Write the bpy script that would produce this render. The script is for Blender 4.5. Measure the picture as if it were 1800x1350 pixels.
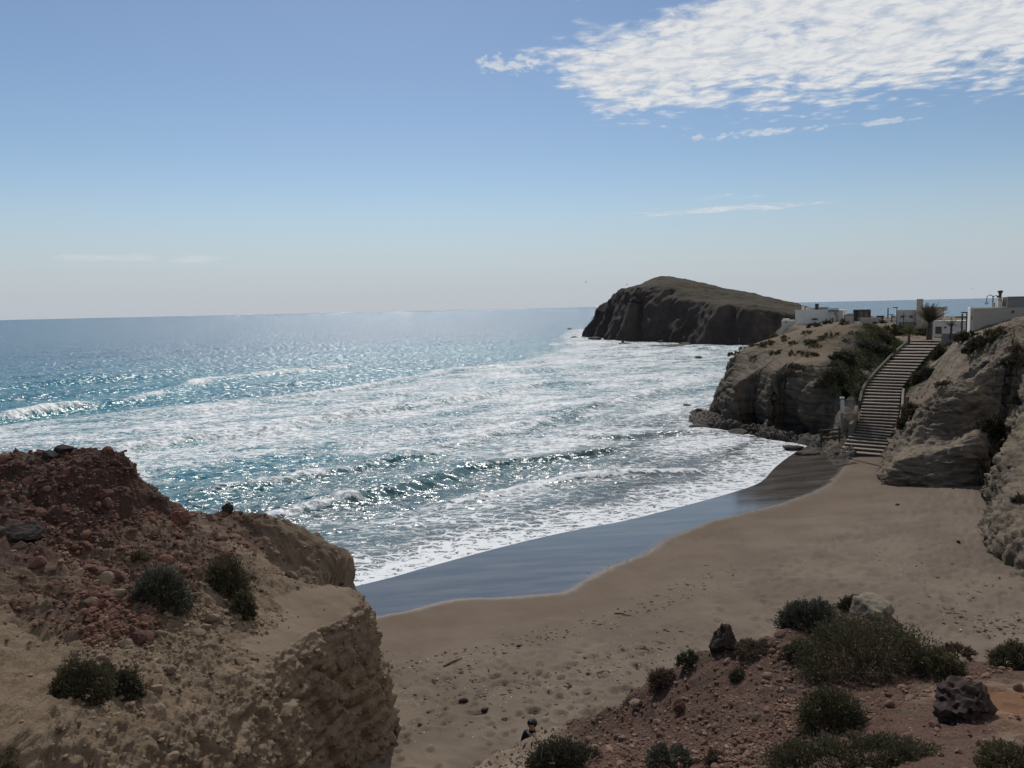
import bpy, bmesh, math, random
import numpy as np
from mathutils import Vector, Matrix, Euler

for _o in list(bpy.data.objects):
    bpy.data.objects.remove(_o)
SC = bpy.context.scene
COL = SC.collection
R = math.radians
random.seed(5)

# ------------------------------------------------------------------ camera
F = 1352.0                      # focal length in pixels of the 1800 px wide photograph
CAMZ = 12.0
PITCH = math.atan(132.5 / F)
ROLL = R(1.27)
_f = np.array([0, math.cos(PITCH), -math.sin(PITCH)])
_u0 = np.array([0, math.sin(PITCH), math.cos(PITCH)])
_r0 = np.array([1.0, 0, 0])
_r = _r0 * math.cos(ROLL) - _u0 * math.sin(ROLL)
_u = _u0 * math.cos(ROLL) + _r0 * math.sin(ROLL)
CAM = np.array([0, 0, CAMZ])
cam = bpy.data.cameras.new('camera')
cam.sensor_width = 36.0
cam.lens = 36.0 * F / 1800.0
cam.clip_start = 0.1
cam.clip_end = 90000.0
camo = bpy.data.objects.new('camera', cam)
COL.objects.link(camo)
M = Matrix.Identity(4)
for i in range(3):
    M[i][0] = _r[i]; M[i][1] = _u[i]; M[i][2] = -_f[i]; M[i][3] = CAM[i]
camo.matrix_world = M
SC.camera = camo

# ------------------------------------------------------------------ light
SUN_AZ = R(-8.0)               # measured from +Y towards +X
SUN_EL = R(43.0)
SKY_STRENGTH = 0.092
SUN_STRENGTH = 3.4
SC.view_settings.view_transform = 'Standard'
SC.view_settings.look = 'None'
SC.view_settings.gamma = 1.0
SC.view_settings.use_curve_mapping = False
SC.view_settings.exposure = -0.25
SC.cycles.use_denoising = True
SC.cycles.max_bounces = 6
SC.cycles.sample_clamp_indirect = 4.0

sun = bpy.data.lights.new('sun', 'SUN')
sun.energy = SUN_STRENGTH
sun.angle = R(0.5)
sun.color = (1.0, 0.95, 0.87)
suno = bpy.data.objects.new('sun', sun)
COL.objects.link(suno)
_sd = Vector((math.sin(SUN_AZ) * math.cos(SUN_EL), math.cos(SUN_AZ) * math.cos(SUN_EL), math.sin(SUN_EL)))
suno.rotation_euler = _sd.to_track_quat('Z', 'Y').to_euler()
suno.location = (0, 0, 60)


def N(nt, typ, ins=None, **props):
    n = nt.nodes.new(typ)
    for k, v in props.items():
        setattr(n, k, v)
    for k, v in (ins or {}).items():
        s = n.inputs[k]
        if isinstance(v, bpy.types.NodeSocket):
            nt.links.new(v, s)
        elif isinstance(v, bpy.types.Node):
            nt.links.new(v.outputs[0], s)
        else:
            s.default_value = v
    return n


def mth(nt, op, a, b=None, c=None, clamp=False):
    ins = {0: a}
    if b is not None: ins[1] = b
    if c is not None: ins[2] = c
    return N(nt, 'ShaderNodeMath', ins, operation=op, use_clamp=clamp).outputs[0]


def smooth(nt, x, a, b, lo=0.0, hi=1.0):
    return N(nt, 'ShaderNodeMapRange', {0: x, 1: a, 2: b, 3: lo, 4: hi}, interpolation_type='SMOOTHSTEP').outputs[0]


def mixc(nt, fac, a, b, mode='MIX'):
    n = N(nt, 'ShaderNodeMix', None, data_type='RGBA', blend_type=mode)
    for k, v in ((0, fac), (6, a), (7, b)):
        s = n.inputs[k]
        if isinstance(v, bpy.types.NodeSocket): nt.links.new(v, s)
        elif k == 0: s.default_value = v
        else: s.default_value = (*v, 1) if len(v) == 3 else v
    return n.outputs[2]


def build_world():
    w = bpy.data.worlds.new('World')
    SC.world = w
    w.use_nodes = True
    w.cycles.sampling_method = 'MANUAL'
    w.cycles.sample_map_resolution = 256
    nt = w.node_tree
    nt.nodes.clear()
    out = N(nt, 'ShaderNodeOutputWorld')
    sky = N(nt, 'ShaderNodeTexSky', None, sky_type='NISHITA', sun_disc=False, sun_elevation=SUN_EL,
            sun_rotation=SUN_AZ, altitude=0.0, air_density=1.0, dust_density=0.15, ozone_density=2.0)
    tc = N(nt, 'ShaderNodeTexCoord')
    d = tc.outputs['Generated']
    sep = N(nt, 'ShaderNodeSeparateXYZ', {0: d})
    x, y, z = sep.outputs
    az = mth(nt, 'MULTIPLY', mth(nt, 'ARCTAN2', x, y), 180 / math.pi)
    el = mth(nt, 'MULTIPLY', mth(nt, 'ARCSINE', z), 180 / math.pi)
    zc = mth(nt, 'MAXIMUM', z, 0.03)
    pl = N(nt, 'ShaderNodeCombineXYZ', {0: mth(nt, 'DIVIDE', x, zc), 1: mth(nt, 'DIVIDE', y, zc), 2: 0.0})
    # warped coordinates on the cloud layer
    wn = N(nt, 'ShaderNodeTexNoise', {'Vector': pl.outputs[0], 'Scale': 3.0, 'Detail': 3.0}, noise_dimensions='2D')
    wv = N(nt, 'ShaderNodeVectorMath', {0: wn.outputs['Color'], 1: (0.5, 0.5, 0.5)}, operation='SUBTRACT')
    wv2 = N(nt, 'ShaderNodeVectorMath', {0: wv.outputs[0], 'Scale': 0.16}, operation='SCALE')
    pw = N(nt, 'ShaderNodeVectorMath', {0: pl.outputs[0], 1: wv2.outputs[0]}, operation='ADD')
    big = N(nt, 'ShaderNodeTexNoise', {'Vector': pl.outputs[0], 'Scale': 3.2, 'Detail': 5.0, 'Roughness': 0.6}, noise_dimensions='2D').outputs[0]
    puff = N(nt, 'ShaderNodeTexVoronoi', {'Vector': pw.outputs[0], 'Scale': 9.0, 'Smoothness': 1.0, 'Randomness': 1.0},
             feature='SMOOTH_F1', voronoi_dimensions='2D').outputs['Distance']
    fine = N(nt, 'ShaderNodeTexNoise', {'Vector': pw.outputs[0], 'Scale': 17.0, 'Detail': 8.0, 'Roughness': 0.62}, noise_dimensions='2D').outputs[0]
    # the bank: a wedge opening towards the right, in degrees of azimuth and elevation
    lo1 = mth(nt, 'MULTIPLY_ADD', az, -0.022, 13.15)
    lo2 = mth(nt, 'MULTIPLY_ADD', az, -0.85, 19.0)
    lo = mth(nt, 'MAXIMUM', lo1, lo2)
    up = mth(nt, 'MAXIMUM', mth(nt, 'MULTIPLY_ADD', az, 0.30, 17.3), mth(nt, 'MULTIPLY_ADD', az, 0.9, 7.8))
    m1 = mth(nt, 'SUBTRACT', el, lo)
    m2 = mth(nt, 'SUBTRACT', up, el)
    m = mth(nt, 'MINIMUM', m1, m2)
    ms = mth(nt, 'MINIMUM', mth(nt, 'MULTIPLY', m, 0.36), 1.05)          # -.. to 0.62
    body = mth(nt, 'ADD', ms, mth(nt, 'MULTIPLY', mth(nt, 'SUBTRACT', big, 0.5), 1.5))
    body = mth(nt, 'ADD', body, mth(nt, 'MULTIPLY', mth(nt, 'SUBTRACT', 0.42, puff), 0.85))
    body = mth(nt, 'ADD', body, mth(nt, 'MULTIPLY', mth(nt, 'SUBTRACT', fine, 0.5), 0.9))
    # a second band above it, cut by a strip of blue
    up2 = mth(nt, 'SUBTRACT', el, mth(nt, 'MULTIPLY_ADD', az, 0.10, 20.6))
    b2 = mth(nt, 'MINIMUM', mth(nt, 'MULTIPLY', up2, 0.5), mth(nt, 'MULTIPLY', mth(nt, 'SUBTRACT', az, 5.0), 0.35))
    b2 = mth(nt, 'ADD', mth(nt, 'MINIMUM', b2, 0.45), mth(nt, 'MULTIPLY', mth(nt, 'SUBTRACT', fine, 0.5), 1.6))
    b2 = mth(nt, 'ADD', b2, mth(nt, 'MULTIPLY', mth(nt, 'SUBTRACT', big, 0.5), 1.4))
    den = N(nt, 'ShaderNodeMapRange', {0: mth(nt, 'MAXIMUM', body, b2), 1: 0.0, 2: 0.95, 3: 0.0, 4: 1.0},
            interpolation_type='SMOOTHSTEP').outputs[0]

    def streak(az0, el0, slope, la, le, amp, sc_a, sc_e, thr, soft):
        da = mth(nt, 'SUBTRACT', az, az0)
        de = mth(nt, 'SUBTRACT', mth(nt, 'SUBTRACT', el, el0), mth(nt, 'MULTIPLY', da, slope))
        q = N(nt, 'ShaderNodeCombineXYZ', {0: mth(nt, 'MULTIPLY_ADD', da, sc_a, az0 * 1.7), 1: mth(nt, 'MULTIPLY_ADD', de, sc_e, az0 * 3.1), 2: 0.0})
        nz = N(nt, 'ShaderNodeTexNoise', {'Vector': q.outputs[0], 'Scale': 1.0, 'Detail': 3.0, 'Roughness': 0.6}, noise_dimensions='2D').outputs[0]
        e = mth(nt, 'ADD', mth(nt, 'POWER', mth(nt, 'ABSOLUTE', mth(nt, 'DIVIDE', da, la)), 2.0),
                mth(nt, 'POWER', mth(nt, 'ABSOLUTE', mth(nt, 'DIVIDE', de, le)), 2.0))
        g = mth(nt, 'SUBTRACT', 1.0, e)
        s = mth(nt, 'ADD', mth(nt, 'MULTIPLY', mth(nt, 'MAXIMUM', g, -3.0), 0.5), mth(nt, 'MULTIPLY', mth(nt, 'SUBTRACT', nz, 0.5), 1.8))
        return mth(nt, 'MULTIPLY', smooth(nt, s, thr, thr + soft), amp)
    for a in ((15.8, 6.62, 0.012, 8.6, 0.36, 0.62, 0.30, 2.2, 0.12, 0.55),
              (15.6, 7.45, 0.0, 2.8, 0.24, 0.35, 0.5, 3.0, 0.15, 0.6),
              (17.6, 11.55, 0.0, 6.6, 0.32, 0.6, 0.9, 2.2, 0.18, 0.4),
              (25.6, 11.45, 0.0, 2.4, 0.26, 0.5, 0.9, 2.2, 0.16, 0.4),
              (0.3, 17.0, -0.05, 2.6, 0.7, 0.75, 1.0, 1.8, 0.06, 0.5),
              (-26.9, 3.9, 0.0, 3.4, 0.34, 0.4, 0.25, 1.8, 0.05, 0.8),
              (-21.3, 3.85, 0.0, 2.6, 0.30, 0.36, 0.25, 1.8, 0.05, 0.8)):
        den = mth(nt, 'MAXIMUM', den, streak(*a))
    den = mth(nt, 'MULTIPLY', den, smooth(nt, el, 0.0, 2.0))
    # clouds shade a little where they are thick
    shade = mth(nt, 'ADD', mth(nt, 'MULTIPLY', mth(nt, 'SUBTRACT', 0.55, puff), 0.9), mth(nt, 'MULTIPLY', mth(nt, 'SUBTRACT', fine, 0.5), 1.6))
    ccol = mixc(nt, smooth(nt, shade, -0.35, 0.5), (0.64, 0.70, 0.79), (0.95, 0.945, 0.93))
    # pale sea haze hugging the horizon all the way round
    hz = smooth(nt, mth(nt, 'ABSOLUTE', el), 0.0, 10.0, 0.9, 0.0)
    skc = N(nt, 'ShaderNodeHueSaturation', {'Hue': 0.502, 'Saturation': 1.04, 'Value': 1.0, 'Color': sky.outputs[0]}).outputs[0]
    skyl = N(nt, 'ShaderNodeVectorMath', {0: skc, 'Scale': SKY_STRENGTH}, operation='SCALE').outputs[0]
    skyh = mixc(nt, hz, skyl, (0.53, 0.595, 0.69))
    fin = mixc(nt, mth(nt, 'MULTIPLY', den, 0.92), skyh, ccol)
    bg = N(nt, 'ShaderNodeBackground', {0: fin, 1: 1.0})
    nt.links.new(bg.outputs[0], out.inputs[0])


build_world()

# ------------------------------------------------------------------ helpers
def P(px, py, z=None, d=None):
    """a point of the place seen at a photograph pixel, at height z or ground distance d"""
    v = _f + (px - 900) / F * _r + (675 - py) / F * _u
    t = (z - CAMZ) / v[2] if z is not None else d / math.hypot(v[0], v[1])
    return CAM + t * v


_rs = np.random.RandomState(11)
_pm = _rs.permutation(256)
PERM = np.concatenate([_pm, _pm, _pm]).astype(np.int32)
_g = _rs.normal(size=(256, 3)); GRAD = (_g / np.linalg.norm(_g, axis=1)[:, None]).astype(np.float32)
RND = _rs.rand(256, 4).astype(np.float32)


def perlin(p):
    p = np.asarray(p, np.float32)
    fl = np.floor(p)
    f = p - fl
    i = fl.astype(np.int32) & 255
    u = f * f * f * (f * (f * 6 - 15) + 10)
    res = 0
    for dx in (0, 1):
        wx = u[:, 0] if dx else 1 - u[:, 0]
        a = PERM[(i[:, 0] + dx) & 255]
        for dy in (0, 1):
            wy = u[:, 1] if dy else 1 - u[:, 1]
            b = PERM[a + ((i[:, 1] + dy) & 255)]
            for dz in (0, 1):
                wz = u[:, 2] if dz else 1 - u[:, 2]
                g = GRAD[PERM[b + ((i[:, 2] + dz) & 255)]]
                dot = g[:, 0] * (f[:, 0] - dx) + g[:, 1] * (f[:, 1] - dy) + g[:, 2] * (f[:, 2] - dz)
                res = res + wx * wy * wz * dot
    return res * 1.5


def fbm(p, scale, octv=4, gain=0.5, off=0.0, ridged=False):
    p = np.asarray(p, np.float32) * scale + off
    amp, s, tot = 1.0, 0, 0
    for _ in range(octv):
        n = perlin(p)
        if ridged: n = 1 - 2 * np.abs(n)
        s = s + amp * n
        tot += amp
        amp *= gain
        p = p * 2.03 + 17.3
    return s / tot


def worley(p, flat=False):
    """F1, F2 and the nearest cell's random number"""
    p = np.asarray(p, np.float32)
    fl = np.floor(p)
    f = p - fl
    i = fl.astype(np.int32)
    f1 = np.full(len(p), 9.0, np.float32); f2 = f1.copy(); rid = np.zeros(len(p), np.float32)
    for dx in (-1, 0, 1):
        a = PERM[(i[:, 0] + dx) & 255]
        for dy in (-1, 0, 1):
            b = PERM[a + ((i[:, 1] + dy) & 255)]
            for dz in ((0,) if flat else (-1, 0, 1)):
                h = PERM[b + ((i[:, 2] + dz) & 255)]
                q = RND[h]
                dd = (dx + q[:, 0] - f[:, 0]) ** 2 + (dy + q[:, 1] - f[:, 1]) ** 2
                if not flat: dd = dd + (dz + q[:, 2] - f[:, 2]) ** 2
                nearer = dd < f1
                f2 = np.where(nearer, f1, np.minimum(f2, dd))
                rid = np.where(nearer, q[:, 3], rid)
                f1 = np.where(nearer, dd, f1)
    return np.sqrt(f1), np.sqrt(f2), rid


def sstep(x, a, b):
    t = np.clip((x - a) / (b - a), 0, 1)
    return t * t * (3 - 2 * t)


def catmull(pts, n, closed=True):
    p = np.asarray(pts, float)
    m = len(p)
    out = []
    for i in range(m if closed else m - 1):
        g = (lambda k: p[k % m]) if closed else (lambda k: p[min(max(k, 0), m - 1)])
        a, b, c, d = g(i - 1), g(i), g(i + 1), g(i + 2)
        t = np.linspace(0, 1, n, endpoint=False)[:, None]
        out.append(0.5 * (2 * b + (c - a) * t + (2 * a - 5 * b + 4 * c - d) * t ** 2 + (3 * b - a - 3 * c + d) * t ** 3))
    if not closed: out.append(p[-1:])
    return np.vstack(out)


def pdist(xy, line, closed=False, extra=None):
    """distance to a polyline, side (+ left), position along it (0..1), and a value carried by its points"""
    xy = np.asarray(xy, np.float32); L = np.asarray(line, np.float32)[:, :2]
    A = L; B = np.roll(L, -1, 0)
    if not closed: A, B = L[:-1], L[1:]
    n = len(A)
    if len(xy) < 64 and extra is None:
        e = B - A; le = (e * e).sum(1) + 1e-9
        w = xy[:, None] - A[None]
        t = np.clip((w * e[None]).sum(2) / le[None], 0, 1)
        q = w - t[..., None] * e[None]
        dd = (q * q).sum(2); k = dd.argmin(1); ii = np.arange(len(xy))
        sd = np.sign(e[k, 0] * w[ii, k, 1] - e[k, 1] * w[ii, k, 0])
        return np.sqrt(dd[ii, k]), sd, (k + t[ii, k]) / n, None
    best = np.full(len(xy), 1e12, np.float32); side = np.zeros(len(xy), np.float32)
    al = np.zeros(len(xy), np.float32)
    for k in range(n):
        e = B[k] - A[k]; le = float(e @ e) + 1e-9
        w = xy - A[k]
        t = np.clip((w[:, 0] * e[0] + w[:, 1] * e[1]) / le, 0, 1)
        dx = w[:, 0] - t * e[0]; dy = w[:, 1] - t * e[1]
        dd = dx * dx + dy * dy
        b = dd < best
        best = np.where(b, dd, best)
        side = np.where(b, np.sign(e[0] * w[:, 1] - e[1] * w[:, 0]), side)
        al = np.where(b, k + t, al)
    ex = None
    if extra is not None:
        ev = np.asarray(extra, float)
        ev = np.append(ev, ev[0]) if closed else ev
        ex = np.interp(al, np.arange(len(ev)), ev)
    return np.sqrt(best), side, al / n, ex


def inside(xy, poly):
    x, y = xy[:, 0], xy[:, 1]
    c = np.zeros(len(xy), bool)
    p = np.asarray(poly)[:, :2]; q = np.roll(p, -1, 0)
    for (x1, y1), (x2, y2) in zip(p, q):
        if y1 == y2: continue
        c ^= ((y1 > y) != (y2 > y)) & (x < (x2 - x1) * (y - y1) / (y2 - y1) + x1)
    return c


def tps(pts, lam=0.0):
    p = np.asarray(pts, float); n = len(p)
    X = p[:, :2]; c = X.mean(0); s = X.std()
    Xn = (X - c) / s
    def K(a, b):
        d2 = ((a[:, None, :] - b[None]) ** 2).sum(2)
        return 0.5 * d2 * np.log(d2 + 1e-9)
    A = np.zeros((n + 3, n + 3)); A[:n, :n] = K(Xn, Xn) + lam * np.eye(n)
    A[:n, n] = 1; A[:n, n + 1:] = Xn; A[n, :n] = 1; A[n + 1:, :n] = Xn.T
    w = np.linalg.solve(A, np.append(p[:, 2], [0, 0, 0]))
    def ev(xy):
        q = (np.asarray(xy, float) - c) / s
        out = np.empty(len(q))
        for k in range(0, len(q), 40000):
            qq = q[k:k + 40000]
            out[k:k + 40000] = K(qq, Xn) @ w[:n] + w[n] + qq @ w[n + 1:]
        return out
    return ev


def mesh_np(name, V, faces, smooth_=True):
    """faces: int array (n,3) or (n,4)"""
    me = bpy.data.meshes.new(name)
    V = np.asarray(V, np.float32); Fc = np.asarray(faces, np.int32)
    n, k = Fc.shape
    me.vertices.add(len(V)); me.vertices.foreach_set('co', V.ravel())
    me.loops.add(n * k); me.loops.foreach_set('vertex_index', Fc.ravel())
    me.polygons.add(n)
    me.polygons.foreach_set('loop_start', np.arange(0, n * k, k, dtype=np.int32))
    me.polygons.foreach_set('loop_total', np.full(n, k, np.int32))
    me.polygons.foreach_set('use_smooth', np.full(n, smooth_, bool))
    me.update(calc_edges=True)
    me.validate()
    return me


def vattr(me, name, vals):
    a = me.attributes.new(name, 'FLOAT', 'POINT')
    a.data.foreach_set('value', np.asarray(vals, np.float32))


def link(name, me, mat=None, parent=None):
    o = bpy.data.objects.new(name, me)
    COL.objects.link(o)
    if mat is not None and me is not None and not me.materials: me.materials.append(mat)
    if parent is not None: o.parent = parent
    return o


def tag(o, label=None, cat=None, group=None, kind=None):
    if label: o['label'] = label
    if cat: o['category'] = cat
    if group: o['group'] = group
    if kind: o['kind'] = kind
    return o


def empty(name, loc, rz=0.0):
    o = bpy.data.objects.new(name, None)
    COL.objects.link(o)
    o.location = loc; o.rotation_euler = (0, 0, rz); o.empty_display_size = 0.2
    return o


def grid_faces(nr, nc, wrap=False):
    i = np.arange(nr - 1)[:, None]; j = np.arange(nc if wrap else nc - 1)[None]
    j2 = (j + 1) % nc
    a = i * nc + j; b = i * nc + j2; c = (i + 1) * nc + j2; d = (i + 1) * nc + j
    return np.stack([a + 0 * b, b + 0 * a, c, d], -1).reshape(-1, 4)


def grid_normals(Pg, wrap):
    du = (np.roll(Pg, -1, 1) - np.roll(Pg, 1, 1)) if wrap else np.gradient(Pg, axis=1)
    dv = np.gradient(Pg, axis=0)
    n = np.cross(du, dv)
    n /= np.linalg.norm(n, axis=2, keepdims=True) + 1e-9
    s = np.sign(n[..., 2].mean())
    return n * s


def terrain(name, origin, outline, top, base, ncol, nrow, disp, mat, attrs=None, near=8.0, prof=2.4, over=0.25, fine=420, wobble=None, post=None, back=0.5):
    """land standing up from an outline: rays from an inner point, each resampled along its own slope"""
    ol = catmull(outline, 5)
    dense = catmull(outline, 60)
    o = np.asarray(origin, float)
    seg = np.linalg.norm(np.diff(np.vstack([dense, dense[:1]])[:, :2], axis=0), axis=1)
    ang = np.arctan2(dense[:, 1] - o[1], dense[:, 0] - o[0]); rad = np.hypot(dense[:, 0] - o[0], dense[:, 1] - o[1])
    srt = np.argsort(ang)
    wgt = (seg / np.maximum(np.hypot(dense[:, 0], dense[:, 1]), near))
    pj = dense[:, 0] / np.maximum(dense[:, 1], 1.0) * F + 900
    wgt = wgt * np.where((pj > -250) & (pj < 2050) & (dense[:, 1] > 2), 1.0, 0.12)
    away = ((dense[:, :2] - o) * (-o)).sum(1) < -0.2 * np.linalg.norm(o) * rad
    wgt = (wgt * np.where(away, back, 1.0))[srt]
    ang, rad = ang[srt], rad[srt]
    cum = np.append(0, np.cumsum(wgt)); angc = np.append(ang, ang[0] + 2 * math.pi)
    tt = np.linspace(0, cum[-1], ncol, endpoint=False)
    th = np.interp(tt, cum, angc)
    grid_a = np.linspace(-math.pi, math.pi, 721)
    rg = np.interp(grid_a, np.concatenate([ang - 2 * math.pi, ang, ang + 2 * math.pi]), np.tile(rad, 3))
    rmax = np.max([np.roll(rg[:-1], k) for k in range(-4, 5)], 0)
    rmax = np.mean([np.roll(rmax, k) for k in range(-4, 5)], 0)
    Rr = np.interp((th + math.pi) % (2 * math.pi) - math.pi, grid_a, np.append(rmax, rmax[0]))
    ex = o[None] + np.column_stack([np.cos(th), np.sin(th)]) * Rr[:, None]
    t = np.concatenate([np.linspace(0.004, 0.6, fine // 3, endpoint=False), np.linspace(0.6, 1 + over * 0.5, fine - fine // 3)])
    XY = o[None, None] + (ex - o)[None] * t[:, None, None]
    xy = XY.reshape(-1, 2)
    q = xy if wobble is None else xy + wobble(xy)
    ds, _, _, wd = pdist(q, ol, True, ol[:, 2])
    ins = inside(q, ol)
    s = np.where(ins, ds, -ds)
    k = np.clip(s / wd, 0, 1)
    k = 1 - (1 - k) ** prof
    b = base(xy)
    z = b + (np.maximum(top(xy), b + 0.3) - b) * k + np.where(s < 0, s * 0.6, 0)
    G = np.concatenate([XY, z.reshape(fine, ncol, 1)], 2)
    L = np.linalg.norm(np.diff(G, axis=0), axis=2)
    dc = np.maximum(np.linalg.norm(G[1:] - CAM, axis=2), near * 0.7)
    cl = np.vstack([np.zeros((1, ncol)), np.cumsum(L / dc, 0)])
    Sg = s.reshape(fine, ncol)
    Q = np.empty((nrow, ncol, 3)); SS = np.empty((nrow, ncol))
    for c in range(ncol):
        u = np.linspace(0, cl[-1, c], nrow)
        idx = np.interp(u, cl[:, c], np.arange(fine))
        i0 = np.minimum(idx.astype(int), fine - 2); fr = (idx - i0)[:, None]
        Q[:, c] = G[i0, c] * (1 - fr) + G[i0 + 1, c] * fr
        SS[:, c] = Sg[i0, c] * (1 - fr[:, 0]) + Sg[i0 + 1, c] * fr[:, 0]
    n = grid_normals(Q, True)
    pf = Q.reshape(-1, 3); nf = n.reshape(-1, 3); sf = SS.ravel()
    h = disp(pf, nf, sf)
    h[:ncol] = h[:ncol].mean(); nf[:ncol] = (0, 0, 1)
    pf = pf + nf * h[:, None]
    pf[:ncol] = pf[:ncol].mean(0)
    if post is not None: pf = post(pf)
    Q = pf.reshape(nrow, ncol, 3)
    nf = grid_normals(Q, True).reshape(-1, 3)
    me = mesh_np(name, pf, grid_faces(nrow, ncol, True)[:, ::-1])
    if attrs:
        for an, av in attrs(pf, nf, sf, h).items(): vattr(me, an, av)
    ob = link(name, me, mat)
    tag(ob, kind='structure')
    return ob, pf, nf, sf


# ------------------------------------------------------------------ materials
def new_mat(name):
    m = bpy.data.materials.new(name)
    m.use_nodes = True
    nt = m.node_tree
    nt.nodes.clear()
    out = N(nt, 'ShaderNodeOutputMaterial')
    b = N(nt, 'ShaderNodeBsdfPrincipled')
    nt.links.new(b.outputs[0], out.inputs[0])
    return m, nt, b


def noise(nt, vec, scale, detail=5.0, rough=0.55, dist=0.0, dim='3D'):
    return N(nt, 'ShaderNodeTexNoise', {'Vector': vec, 'Scale': scale, 'Detail': detail, 'Roughness': rough, 'Distortion': dist}, noise_dimensions=dim).outputs[0]


def attr(nt, name):
    return N(nt, 'ShaderNodeAttribute', None, attribute_name=name).outputs['Fac']


def plain(name, col, rough=0.8, var=0.15, scale=6.0, bump=0.15, spec=0.3, metal=0.0):
    m, nt, b = new_mat(name)
    tc = N(nt, 'ShaderNodeTexCoord').outputs['Object']
    n1 = noise(nt, tc, scale, 6.0)
    n2 = noise(nt, tc, scale * 0.23, 4.0)
    f = mth(nt, 'ADD', mth(nt, 'MULTIPLY', n1, 0.6), mth(nt, 'MULTIPLY', n2, 0.4))
    c = np.array(col)
    cc = mixc(nt, smooth(nt, f, 0.3, 0.7), tuple(np.clip(c * (1 - var), 0, 1)), tuple(np.clip(c * (1 + var), 0, 1)))
    nt.links.new(cc, b.inputs['Base Color'])
    b.inputs['Roughness'].default_value = rough
    b.inputs['Specular IOR Level'].default_value = spec
    b.inputs['Metallic'].default_value = metal
    if bump:
        bp = N(nt, 'ShaderNodeBump', {'Strength': bump, 'Distance': 0.05, 'Height': n1})
        nt.links.new(bp.outputs[0], b.inputs['Normal'])
    return m

# ------------------------------------------------------------------ the beach
SHORE_PX = [(640, 1027), (740, 1000), (850, 970), (950, 945), (1040, 926), (1100, 915), (1200, 890), (1290, 865), (1338, 847), (1362, 822), (1395, 797)]
SHORE = np.array([(-90, -5), (-50, 12), (-28, 21), (-14, 28.5)] + [tuple(P(a, b, z=0)[:2]) for a, b in SHORE_PX] + [(25, 64), (30, 70), (60, 90)])
SHORE = catmull(SHORE, 3, closed=False)
WETPX = [(690, 1080), (770, 1062), (830, 1051), (960, 1047), (1020, 1031), (1060, 1005), (1130, 975), (1190, 940), (1260, 915), (1350, 893), (1420, 870), (1465, 845), (1490, 815), (1497, 803)]


def beach_z(xy):
    xy = np.atleast_2d(np.asarray(xy, float))
    d, s, _, _ = pdist(xy, SHORE)
    d = -d * s                     # positive inland
    z = 0.075 * d + 0.05 * np.logaddexp(0, (d - 8) / 1.5) * 1.5
    z = np.where(z > 1.3, 1.3 + (1 - np.exp(-(z - 1.3) / 0.9)) * 0.9, z)
    p3 = np.column_stack([xy, np.zeros(len(xy))])
    z = z + 0.07 * fbm(p3, 0.13, 2) * sstep(d, 1, 8)
    # blown sand banked up in the gully between the two bluffs
    z = z + 0.25 * np.exp(-((xy[:, 0] + 2.8) / 1.4) ** 2) * sstep(-xy[:, 1], -16.5, -10)
    return z, d


def PB(px, py, dz=0.0):
    """the point of the sand seen at a pixel"""
    z = 1.0
    for _ in range(25):
        p = P(px, py, z=z)
        z = 0.5 * z + 0.5 * (float(beach_z(p[None, :2])[0][0]) + dz)
    return P(px, py, z=z)


WET = np.array([(-60, -2), (-20, 19), (-9, 26.2)] + [tuple(PB(a, b)[:2]) for a, b in WETPX] + [(27, 60), (30, 66)])
WET = catmull(WET, 3, closed=False)


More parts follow.
